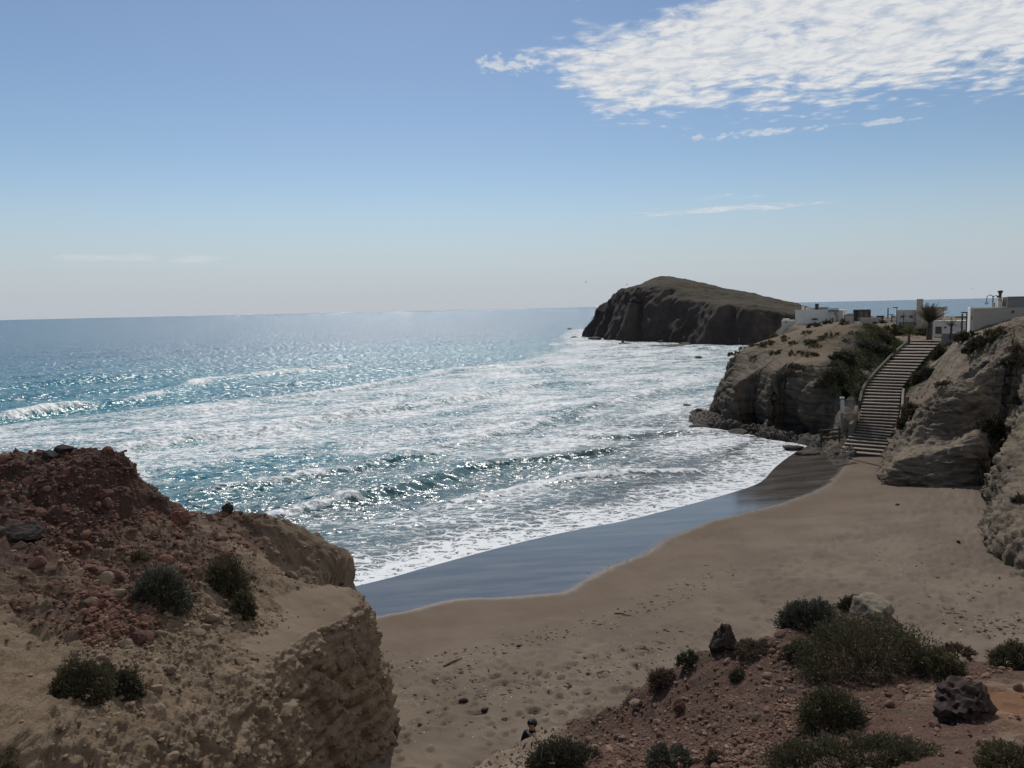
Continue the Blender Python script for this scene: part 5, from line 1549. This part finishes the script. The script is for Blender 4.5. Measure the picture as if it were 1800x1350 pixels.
h.box('wall', 1655, 1684, 586.5, 591, 0, 0.35, m_greyd, down=1.5); h.box('block', 1657, 1661, 583.5, 586.4, 0.05, 0.25, m_white); h.box('block', 1674, 1681, 584.5, 586.4, 0.05, 0.25, m_white)

h = House('house', 1750, 560, 78, 'big grey-walled house at the right edge of the picture', yaw=-0.06)
h.box('wall', 1711, 1830, 541, 580, 0, 8, m_grey, down=2); h.box('wall', 1706, 1710.8, 541, 578, 0.6, 6, m_white, down=2)
h.box('parapet', 1705.6, 1770, 539.8, 540.9, -0.05, 0.3, m_white)
h.box('wall', 1771, 1830, 521.4, 540.8, 0.05, 7, m_greyd); h.box('wall', 1763.5, 1770.8, 522, 540, 1.2, 4, m_tan)
h.box('cornice', 1770.4, 1830, 520.6, 521.3, -0.05, 0.3, m_grey)
ch = h.box('chimney', 1754, 1762.5, 529.5, 540, 1.0, 1.0, m_white); h.box('chimney_neck', 1754.6, 1761.6, 523.8, 529.4, 1.1, 0.7, m_tan)
x_, z_ = h.at(1758, 523.6, 1.4); _, zt = h.at(1758, 510.5, 1.4)
V, Fq = tube([(x_, 1.4, z_), (x_, 1.4, zt - 0.3)], [0.11, 0.12], 10); link('flue_pipe', mesh_np('flue_pipe', V, Fq), m_pipe, h.root)
V, Fq = tube([(x_, 1.4, zt - 0.3), (x_, 1.4, zt - 0.12), (x_, 1.4, zt - 0.06), (x_, 1.4, zt)], [0.1, 0.22, 0.22, 0.12], 10); link('flue_cowl', mesh_np('flue_cowl', V, Fq), m_dark, h.root)
h.box('wall_lamp', 1779, 1782.5, 546, 550, -0.12, 0.12, m_dark); h.window(1707.4, 1709, 556, 562, 0.6); h.box('wall_block', 1779, 1787, 560, 562.5, -0.4, 0.4, m_white)
h.box('roof_box', 1746, 1749.5, 532, 540, 1.4, 0.5, m_grey)


def pole(label, px, py0, py1, d, rad, cat='pole', mat=None, arms=()):
    b = P(px, py1, d=d); t = P(px, py0, d=d)
    H_ = t[2] - b[2]
    root = empty('utility_pole', tuple(b))
    V, Fq = tube([(0, 0, -1.2), (0, 0, H_ * 0.5), (0, 0, H_)], [rad, rad * 0.9, rad * 0.7], 8)
    link('post', mesh_np('post', V, Fq), mat or m_post, root)
    for dx0, dx1, fz in arms:
        link('crossarm', box_mesh('crossarm', dx0, dx1, -0.05, 0.05, H_ * fz - 0.05, H_ * fz + 0.05, 0.005), m_dark, root)
    return tag(root, label, cat)


pole('tall plain grey pole against the sea between cabin and tan house', 1560.5, 541, 568, 116, 0.11)
pole('short dark pole just right of the tall plain pole', 1567, 552.5, 570, 114, 0.07, mat=m_timber, arms=((-0.3, 0.3, 0.95),))
pole('thin pole with a crossarm in front of the pink house wall', 1588.5, 549, 572, 100, 0.05, mat=m_dark, arms=((-0.25, 0.3, 0.72),))
pole('thin lamp pole with a short arm at the left corner of the pink house', 1576.2, 540.5, 556, 103.5, 0.06, 'street lamp', m_post, ((-0.45, 0.1, 1.0),))


def street_lamp():
    b = P(1745, 541, d=80.5); root = empty('street_lamp', tuple(b))
    tag(root, 'curved double-armed street lamp on the roof edge of the grey house', 'street lamp')
    t = 1.05
    V, Fq = tube([(0, 0, -1.2), (0, 0, t)], [0.05, 0.045], 8); link('post', mesh_np('post', V, Fq), m_dark, root)
    arc = [(0, 0, t - .25)] + [(-0.28 + 0.28 * math.cos(a), 0, t - 0.2 + 0.28 * math.sin(a)) for a in np.linspace(0.2, math.pi, 9)] + [(-0.56, 0, t - 0.42)]
    V, Fq = tube(arc, 0.03, 6); link('arm', mesh_np('arm', V, Fq), m_dark, root)
    V, Fq = tube([(-0.56, 0, t - 0.42), (-0.56, 0, t - 0.52), (-0.56, 0, t - 0.72), (-0.56, 0, t - 0.74)], [0.04, 0.12, 0.15, 0.02], 10); link('lantern', mesh_np('lantern', V, Fq), m_panel, root)
    V, Fq = tube([(0, 0, t - 0.1), (0.2, 0, t + 0.02), (0.42, 0, t - 0.02)], 0.03, 6); link('arm', mesh_np('arm', V, Fq), m_dark, root)
    V, Fq = tube([(0.42, 0, t + .03), (0.42, 0, t - 0.05), (0.42, 0, t - 0.16)], [0.03, 0.1, 0.08], 8); link('lantern', mesh_np('lantern', V, Fq), m_dark, root)


street_lamp()
b_ = P(1698, 578, d=86); pgo = empty('timber_pergola', tuple(b_), -0.35)
tag(pgo, 'open timber frame of posts and a crossbeam left of the grey house', 'pergola')
for xx, tall in ((-0.35, 1.45), (0.05, 1.5), (0.42, 1.25)):
    link('post', box_mesh('post', xx - .06, xx + .06, -.06, .06, -1.2, tall, 0.01), m_timber, pgo)
link('beam', box_mesh('beam', -0.45, 0.55, -0.09, 0.09, 1.505, 1.62, 0.01), m_timber, pgo)
link('beam', box_mesh('beam', -0.95, 0.0, 0.065, 0.2, 1.08, 1.2, 0.01), m_timber, pgo)
link('beam', box_mesh('beam', 0.2, 0.75, 0.065, 0.2, 1.0, 1.12, 0.01), m_timber, pgo)

# ------------------------------------------------------------------ palms
m_frond = leaf_material('palm_frond', (0.050, 0.052, 0.036), (0.085, 0.082, 0.055), (0.14, 0.12, 0.08))
m_frondy = leaf_material('yellowing_frond', (0.085, 0.085, 0.042), (0.15, 0.135, 0.06), (0.17, 0.14, 0.08))
m_trunk = plain('palm_trunk', (0.095, 0.075, 0.060), 0.95, 0.3, 10.0, 0.6)


def frond_mesh(L, droop, lean, az, rs, leaf):
    """an arching midrib with leaflets on both sides"""
    t = np.linspace(0, 1, 14)
    el = lean - droop * t ** 1.6
    st = L / 13
    x = np.cumsum(np.cos(el) * st) - np.cos(el[0]) * st; z = np.cumsum(np.sin(el) * st) - np.sin(el[0]) * st
    pts = np.column_stack([x * math.cos(az), x * math.sin(az), z])
    tg = np.gradient(pts, axis=0); tg /= np.linalg.norm(tg, axis=1)[:, None]
    sd = np.array([-math.sin(az), math.cos(az), 0])
    V, Fc = [], []
    for i in range(1, 14):
        for s in (-1, 1):
            ll = leaf * math.sin(math.pi * min(0.97, 0.12 + 0.85 * t[i]))
            d = tg[i] * 0.75 + sd * s * 0.8 + np.array([0, 0, -0.05]); d /= np.linalg.norm(d)
            b = pts[i]; w = tg[i] * L * 0.022
            k = len(V)
            V += [b - w, b + w, b + d * ll + w * 0.2]
            Fc.append([k, k + 1, k + 2])
    rv = np.full(len(V), rs.rand() * 0.85)
    tv, tf = tube(pts, np.linspace(0.03, 0.008, 14) * L / 1.8, 3)
    k = len(V)
    V = np.vstack([V, tv]); tri = np.vstack([np.array(Fc), np.vstack([tf[:, [0, 1, 2]], tf[:, [0, 2, 3]]]) + k])
    me = mesh_np('frond', V, tri, False)
    vattr(me, 'rnd', np.concatenate([rv, np.full(len(tv), 0.3)]))
    return me


def palm(name, label, px, py, d, trunk, tr, nf, L, lean, droop, mat, seed, leaf):
    rs = np.random.RandomState(seed)
    root = empty(name, tuple(P(px, py, d=d)))
    tag(root, label, 'palm tree')
    zz = np.linspace(-0.8, trunk, 18)
    V, Fq = tube(np.column_stack([0.04 * np.sin(zz), 0 * zz, zz]), tr * (1 + 0.12 * (np.arange(18) % 2)) * np.linspace(1.1, 0.95, 18), 9)
    link('trunk', mesh_np('trunk', V, Fq), m_trunk, root)
    for k in range(nf):
        le = lean[0] + (lean[1] - lean[0]) * rs.rand()
        o = link('frond', frond_mesh(L * (0.75 + 0.4 * rs.rand()), droop * (0.5 + rs.rand()), le, k * 2.399 + rs.rand() * .4, rs, leaf), mat, root)
        o.location = (0, 0, trunk)
    return root


palm('palm_tree', 'tall dark palm with upright fronds at the top of the stairs', 1634, 584, 93, 0.95, 0.26, 52, 2.1, (R(35), R(86)), 0.32, m_frond, 3, 0.55)
palm('palm_tree', 'small young palm in front of the low white house', 1672, 582, 90, 0.45, 0.1, 22, 1.0, (R(10), R(80)), 0.7, m_frond, 5, 0.25)
palm('palm_tree', 'yellowing trunkless palm at the plateau edge left of the upper stairs', 1598, 592, 80, 0.2, 0.1, 26, 1.5, (R(15), R(80)), 0.9, m_frondy, 7, 0.34)

# ------------------------------------------------------------------ rocks in the sea
m_sea_rock = m_shelf
def sea_rock(label, px, py, wpx, hpx, seed, deep=0.8):
    p = P(px, py, z=0.0); d = np.linalg.norm(p - CAM); m = d / F
    V = rock_verts(ICO2[0], seed, 8, 0.3); V = V / np.abs(V).max(0) * np.array([wpx * m / 2, wpx * m / 2 * deep, hpx * m])
    V[:, 2] = V[:, 2] * 0.9
    o = link('sea_rock', mesh_np('sea_rock', V, ICO2[1], False), m_sea_rock)
    o.location = (p[0], p[1], 0.1)
    tag(o, label, 'rock', 'rocks in the surf')


for k, a in enumerate([('flat dark rock in the surf with a block on top, off the islet', 1098, 606, 25, 4.5), ('squat block resting on the flat rock off the islet', 1095, 603, 7, 6), ('long low reef just right of the block rock', 1140, 608.5, 50, 3), ('dark reef at the foot of the islet cliff', 1163, 602.5, 16, 5), ('low reef near the right foot of the islet', 1205, 605, 24, 3),
                       ('small dark rock alone in the white surf', 1228, 629, 12, 3), ('leftmost dot of rock far off the islet tip', 1001, 579, 10, 2.5), ('small rock in foam left of the islet tip', 1009, 594, 14, 3), ('ragged rocks at the left foot of the islet', 1046, 597, 26, 5), ('thin reef stretching along the islet base', 1180, 607.5, 60, 2),
                       ('small rock off the point of the headland', 1208, 716, 22, 5), ('flat tilted rock off the foot of the headland', 1228, 752, 36, 6), ('dark rock awash right of the flat tilted rock', 1300, 762, 40, 8), ('small wave-washed rock in front of the cave', 1395, 790, 36, 7), ('wet rock nearest the dark wet sand', 1420, 800, 40, 8), ('rock at the left foot of the stairs', 1462, 788, 44, 12)]):
    sea_rock(*a[:5], seed=200 + k)

# ------------------------------------------------------------------ things on the sand
m_drift = plain('driftwood', (0.085, 0.062, 0.045), 0.9, 0.3, 20.0, 0.4)
def stick(label, a, b, r_):
    p, q = PB(*a), PB(*b); root_ = p
    pts = [np.zeros(3), (q - p) * 0.35 + np.array([.02, .05, .02]), (q - p) * 0.7 + np.array([-.03, -.03, .02]), q - p]
    V, Fq = tube(np.array(pts) + np.array([0, 0, r_ * 0.7]), [r_, r_ * 0.9, r_ * 0.8, r_ * 0.4], 6)
    o = link('driftwood', mesh_np('driftwood', V, Fq), m_drift); o.location = tuple(p)
    tag(o, label, 'driftwood', 'driftwood on the sand')


stick('dark crooked driftwood branch on the trampled sand near the left bluff', (780, 1173), (812, 1158), 0.035)
stick('thin straight driftwood stick on the smooth sand in mid beach', (1080, 1079), (1110, 1083), 0.025)
stick('short driftwood piece near the slope crest', (1166, 1109), (1178, 1112), 0.03)
for k, (lab, a, b, r_, mt) in enumerate([('lone dark stone on the smooth sand below the stairs', 1577, 888, 0.13, m_st_dark), ('dark stone on the sand near the right cliff', 1684, 953, 0.10, m_st_dark), ('white stone on the sand at right behind the slope', 1689, 1108, 0.055, m_white),
                                         ('dark lump on the sand left of the person', 815, 1234, 0.14, m_st_dark), ('dark lump on the sand just above the person', 853, 1250, 0.12, m_st_dark), ('dark seaweed-covered stone in mid beach', 912, 1136, 0.09, m_st_dark)]):
    p_ = PB(a, b)
    V = rock_verts(ICO2[0], 300 + k) * r_
    o = link('beach_stone', mesh_np('beach_stone', V, ICO2[1], False), mt); o.location = (p_[0], p_[1], p_[2] + r_ * 0.25)
    tag(o, lab, 'stone', 'stones on the beach')


def litter(name, label, spots, n_each, spread, size, mat, seed, flat=0.35):
    rs = np.random.RandomState(seed)
    C = []
    for (a, b), n in zip(spots, n_each):
        p = PB(a, b)
        C.append(p[None, :2] + rs.normal(0, 1, (n, 2)) * spread)
    C = np.vstack(C)
    z, d = beach_z(C)
    wd, ws, _, _ = pdist(C, WET)
    ok = wd * ws < -0.4
    C, z = C[ok], z[ok]; n = len(C)
    r_ = size * (0.35 + rs.rand(n) ** 2 * 1.3)
    v = ICO1[0][None] * (0.6 + 0.8 * rs.rand(n, 12, 1)) * r_[:, None, None] * np.stack([1 + 1.2 * rs.rand(n), .5 + .4 * rs.rand(n), flat + 0 * r_], -1)[:, None]
    a = rs.normal(0.2, 0.9, n); ca, sa = np.cos(a)[:, None], np.sin(a)[:, None]
    v = np.stack([v[..., 0] * ca - v[..., 1] * sa, v[..., 0] * sa + v[..., 1] * ca, v[..., 2]], -1) + np.column_stack([C, z + 0.005])[:, None]
    me = mesh_np(name, v.reshape(-1, 3), (ICO1[1][None] + (np.arange(n) * 12)[:, None, None]).reshape(-1, 3), False)
    vattr(me, 'rnd', np.repeat(rs.rand(n), 12))
    tag(link(name, me, mat), label, 'seaweed', kind='stuff')


def along(px, n): return [tuple(q) for q in catmull(np.array(px, float), n, closed=False)]
m_weed = stone_material('dried_seaweed', (0.030, 0.022, 0.017), (0.075, 0.055, 0.040), (0.045, 0.034, 0.026))
sp1 = along([(690, 1172), (760, 1165), (850, 1145), (920, 1130), (1000, 1110), (1080, 1090), (1150, 1060), (1220, 1030), (1290, 1000)], 7)
sp2 = along([(700, 1240), (800, 1225), (900, 1215), (1000, 1205), (1080, 1190), (1150, 1160)], 8)
sp3 = along([(720, 1200), (830, 1190), (930, 1185), (1030, 1170), (1120, 1140), (1200, 1130)], 8)
sp4 = along([(1650, 1060), (1700, 1090), (1760, 1105), (1790, 1085)], 6)
sp5 = along([(740, 1280), (830, 1270), (940, 1250), (1040, 1240)], 6)
sp6 = along([(1560, 980), (1620, 1010), (1680, 1040), (1740, 1030), (1640, 940)], 5)
sps = sp1 + sp2 + sp3 + sp4 + sp5 + sp6
litter('seaweed', 'scraps of dried seaweed strewn over the sand in loose lines', sps, [7] * len(sp1) + [5] * len(sp2) + [6] * len(sp3) + [9] * len(sp4) + [3] * len(sp5) + [4] * len(sp6), 0.5, 0.036, m_weed, 12)
litter('pebbles', 'tiny pale pebbles and shells sprinkled over the sand', sps, [4] * len(sps), 0.8, 0.012, m_white, 13, 0.6)

# ------------------------------------------------------------------ people
m_skin = plain('skin', (0.36, 0.20, 0.14), 0.6, 0.08, 20.0, 0.02)
m_hair = plain('dark_hair', (0.010, 0.008, 0.007), 0.5, 0.3, 40.0, 0.4)
m_jacket = plain('black_jacket', (0.010, 0.011, 0.013), 0.85, 0.2, 12.0, 0.3)
m_trouser = plain('dark_trousers', (0.025, 0.027, 0.034), 0.9, 0.2, 12.0, 0.3)
m_scarf = plain('pale_scarf', (0.21, 0.165, 0.14), 0.9, 0.2, 16.0, 0.3)


def skin_mesh(name, joints, edges, mat, parent, sub=2):
    """a tapered body grown over a skeleton: joints are (x, y, z, radius)"""
    me = bpy.data.meshes.new(name)
    me.from_pydata([j[:3] for j in joints], edges, [])
    o = link(name, me, mat, parent)
    md = o.modifiers.new('skin', 'SKIN')
    if not me.skin_vertices: me.attributes  # the modifier adds the layer
    for i, j in enumerate(joints):
        r_ = j[3]
        me.skin_vertices[0].data[i].radius = (r_, r_ * (j[4] if len(j) > 4 else 1.0))
    me.skin_vertices[0].data[0].use_root = True
    md.use_smooth_shade = True
    ss = o.modifiers.new('sub', 'SUBSURF'); ss.levels = sub; ss.render_levels = sub
    return o


def person(loc, rz, label, turn=0.0):
    root = empty('person', loc, rz)
    tag(root, label, 'person')
    # faces -y; feet on the ground, mid-stride, arms a little bent
    J = [(0, 0, 0.94, .125, .8), (0, 0, 1.12, .125, .75), (0, 0.01, 1.32, .150, .72), (0, 0.01, 1.46, .06), (0, -0.015, 1.54, .062), (0, -0.02, 1.61, .088), (0, -0.02, 1.68, .080),
         (.17, .01, 1.40, .062), (.24, .0, 1.16, .046), (.22, -.10, .93, .036), (-.17, .01, 1.40, .062), (-.24, .02, 1.16, .046), (-.22, -.07, .93, .036),
         (.09, 0, .88, .088), (.10, -.10, .48, .062), (.10, -.06, .09, .042), (-.09, 0, .88, .088), (-.10, .03, .48, .062), (-.10, .12, .10, .042),
         (.10, -.19, .04, .036), (-.10, .0, .04, .036)]
    E = [(0, 1), (1, 2), (2, 3), (3, 4), (4, 5), (5, 6), (2, 7), (7, 8), (8, 9), (2, 10), (10, 11), (11, 12), (0, 13), (13, 14), (14, 15), (0, 16), (16, 17), (17, 18), (15, 19), (18, 20)]
    body = skin_mesh('body', J, E, m_skin, root)
    JJ = [(0, 0, 0.92, .150, .8), (0, 0, 1.12, .150, .8), (0, 0.01, 1.32, .172, .75), (0, 0.01, 1.42, .095), (.18, .01, 1.395, .082), (.25, .0, 1.16, .064), (.23, -.08, .97, .054), (-.18, .01, 1.395, .082), (-.25, .02, 1.16, .064), (-.23, -.05, .97, .054)]
    skin_mesh('jacket', JJ, [(0, 1), (1, 2), (2, 3), (2, 4), (4, 5), (5, 6), (2, 7), (7, 8), (8, 9)], m_jacket, root)
    TT = [(0, 0, .96, .140, .8), (.09, 0, .86, .104), (.10, -.10, .48, .078), (.10, -.06, .12, .066), (-.09, 0, .86, .104), (-.10, .03, .48, .078), (-.10, .12, .13, .066)]
    skin_mesh('trousers', TT, [(0, 1), (1, 2), (2, 3), (0, 4), (4, 5), (5, 6)], m_trouser, root)
    for x, y in ((.10, -.13), (-.10, .05)):
        V = ICO2[0] * np.array([.05, .13, .05]) + np.array([x, y, .045]); V[:, 2] = np.maximum(V[:, 2], 0.0)
        link('shoe', mesh_np('shoe', V, ICO2[1]), m_jacket, root)
    # hair: a cap over crown and nape, leaving the face free
    V = ICO3[0].copy()
    face = sstep(-V[:, 1], 0.35, 0.75) * sstep(-V[:, 2], -0.45, 0.0)
    lob = 1 + 0.10 * fbm(V, 2.2, 3, off=3)
    V = V * lob[:, None] * np.array([.118, .128, .118]) * (1 - 0.34 * face)[:, None] + np.array([0, 0.012, 1.665])
    link('hair', mesh_np('hair', V, ICO3[1]), m_hair, root)
    for sx in (-1, 1):
        V = ICO1[0] * np.array([.012, .02, .03]) + np.array([sx * .090, .0, 1.625]); link('ear', mesh_np('ear', V, ICO1[1]), m_skin, root)
        V = ICO1[0] * np.array([.012, .007, .008]) + np.array([sx * .034, -.103, 1.645]); link('eye', mesh_np('eye', V, ICO1[1]), m_hair, root)
    V = ICO1[0] * np.array([.014, .022, .026]) + np.array([0, -.108, 1.615]); link('nose', mesh_np('nose', V, ICO1[1]), m_skin, root)
    V = ICO1[0] * np.array([.028, .008, .006]) + np.array([0, -.098, 1.572]); link('mouth', mesh_np('mouth', V, ICO1[1]), m_scarf, root)
    an = np.linspace(0, 2 * math.pi, 15)[:-1]
    ring = np.column_stack([.098 * np.cos(an), .088 * np.sin(an) - .01, 1.455 + .03 * np.sin(an)]); ring = np.vstack([ring, ring[:1]])
    V, Fq = tube(ring, .034, 7); link('scarf', mesh_np('scarf', V, Fq), m_scarf, root)
    V, Fq = tube([(0, -.12, 1.45), (.015, -.165, 1.36), (.02, -.175, 1.26)], [.04, .045, .03], 7); link('scarf', mesh_np('scarf', V, Fq), m_scarf, root)
    # hands: palm and five fingers
    for sx, py in ((1, -.11), (-1, -.08)):
        hx = sx * .215; hz = .90
        V = ICO2[0] * np.array([.018, .042, .05]) + np.array([hx, py, hz - .02]); parts = [(V, np.hstack([ICO2[1], ICO2[1][:, 2:3]]))]
        for q in range(4):
            y = py - .032 + q * .021; ln = (.068, .076, .072, .056)[q]
            parts.append(tube([(hx, y, hz - .055), (hx - sx * .006, y, hz - .055 - ln * .5), (hx - sx * .026, y, hz - .055 - ln)], [.0095, .009, .0065], 5))
        parts.append(tube([(hx - sx * .01, py - .035, hz - .005), (hx - sx * .018, py - .062, hz - .035), (hx - sx * .02, py - .068, hz - .065)], [.011, .010, .007], 5))
        V, Fq = join(parts); link('hand', mesh_np('hand', V, Fq), m_skin, root)
    return root


p_ = P(935, 1263, d=15.6)
g_ = beach_z(p_[None, :2])[0][0]
_pp = person((p_[0], p_[1], g_), R(-20), 'dark-haired person in a black jacket and pale scarf behind the gravel tongue')
_sc = float((p_[2] - g_) / 1.79)
_pp.scale = (_sc,) * 3
q_ = P(1299, 606, d=228)
_pf = person((q_[0], q_[1], q_[2]), 0.4, 'tiny distant figure in dark clothes standing at the water near the islet')


# ------------------------------------------------------------------ gulls
m_gull = plain('gull_feathers', (0.16, 0.16, 0.17), 0.8, 0.1, 8.0, 0.0)
def gull(label, px, py, d, bank, rz):
    root = empty('gull', tuple(P(px, py, d=d)), rz); root.rotation_euler = (0, bank, rz)
    tag(root, label, 'bird', 'gulls in the sky')
    V = ICO2[0] * np.array([.09, .26, .08]); V[:, 0] *= 1 - 0.5 * np.clip(V[:, 1] / .26, 0, 1); link('body', mesh_np('body', V, ICO2[1]), m_gull, root)
    V = ICO1[0] * np.array([.05, .08, .05]) + np.array([0, -.27, .03]); link('head', mesh_np('head', V, ICO1[1]), m_gull, root)
    for s in (-1, 1):
        top = np.array([(.05, -.08, .03), (.05, .12, .03), (.32, .10, .17), (.32, -.10, .18), (.68, .10, .10), (.68, .05, .10)]) * np.array([s, 1, 1])
        V = np.vstack([top, top - np.array([0, 0, .018])])
        Fq = np.array([[0, 1, 2, 3], [3, 2, 4, 5], [7, 6, 9, 8], [8, 9, 11, 10], [0, 3, 9, 6], [1, 7, 8, 2], [3, 5, 11, 9], [2, 8, 10, 4], [5, 4, 10, 11]])
        link('wing', mesh_np('wing', V, Fq, False), m_gull, root)
    V = np.array([(-.06, .2, 0), (.06, .2, 0), (.09, .38, 0), (-.09, .38, 0), (-.06, .2, -.015), (.06, .2, -.015), (.09, .38, -.012), (-.09, .38, -.012)])
    link('tail', mesh_np('tail', V, np.array([[0, 1, 2, 3], [7, 6, 5, 4], [0, 4, 5, 1], [1, 5, 6, 2], [2, 6, 7, 3], [3, 7, 4, 0]]), False), m_gull, root)


gull('gull gliding over the open sea left of the islet', 1030, 496, 260, 0.5, 0.4)
gull('gull close to the top of the islet cliff', 1102, 500, 260, -0.4, 1.2)
gull('gull above the horizon left of the grey house chimney', 1709, 508, 240, 0.3, -0.5)
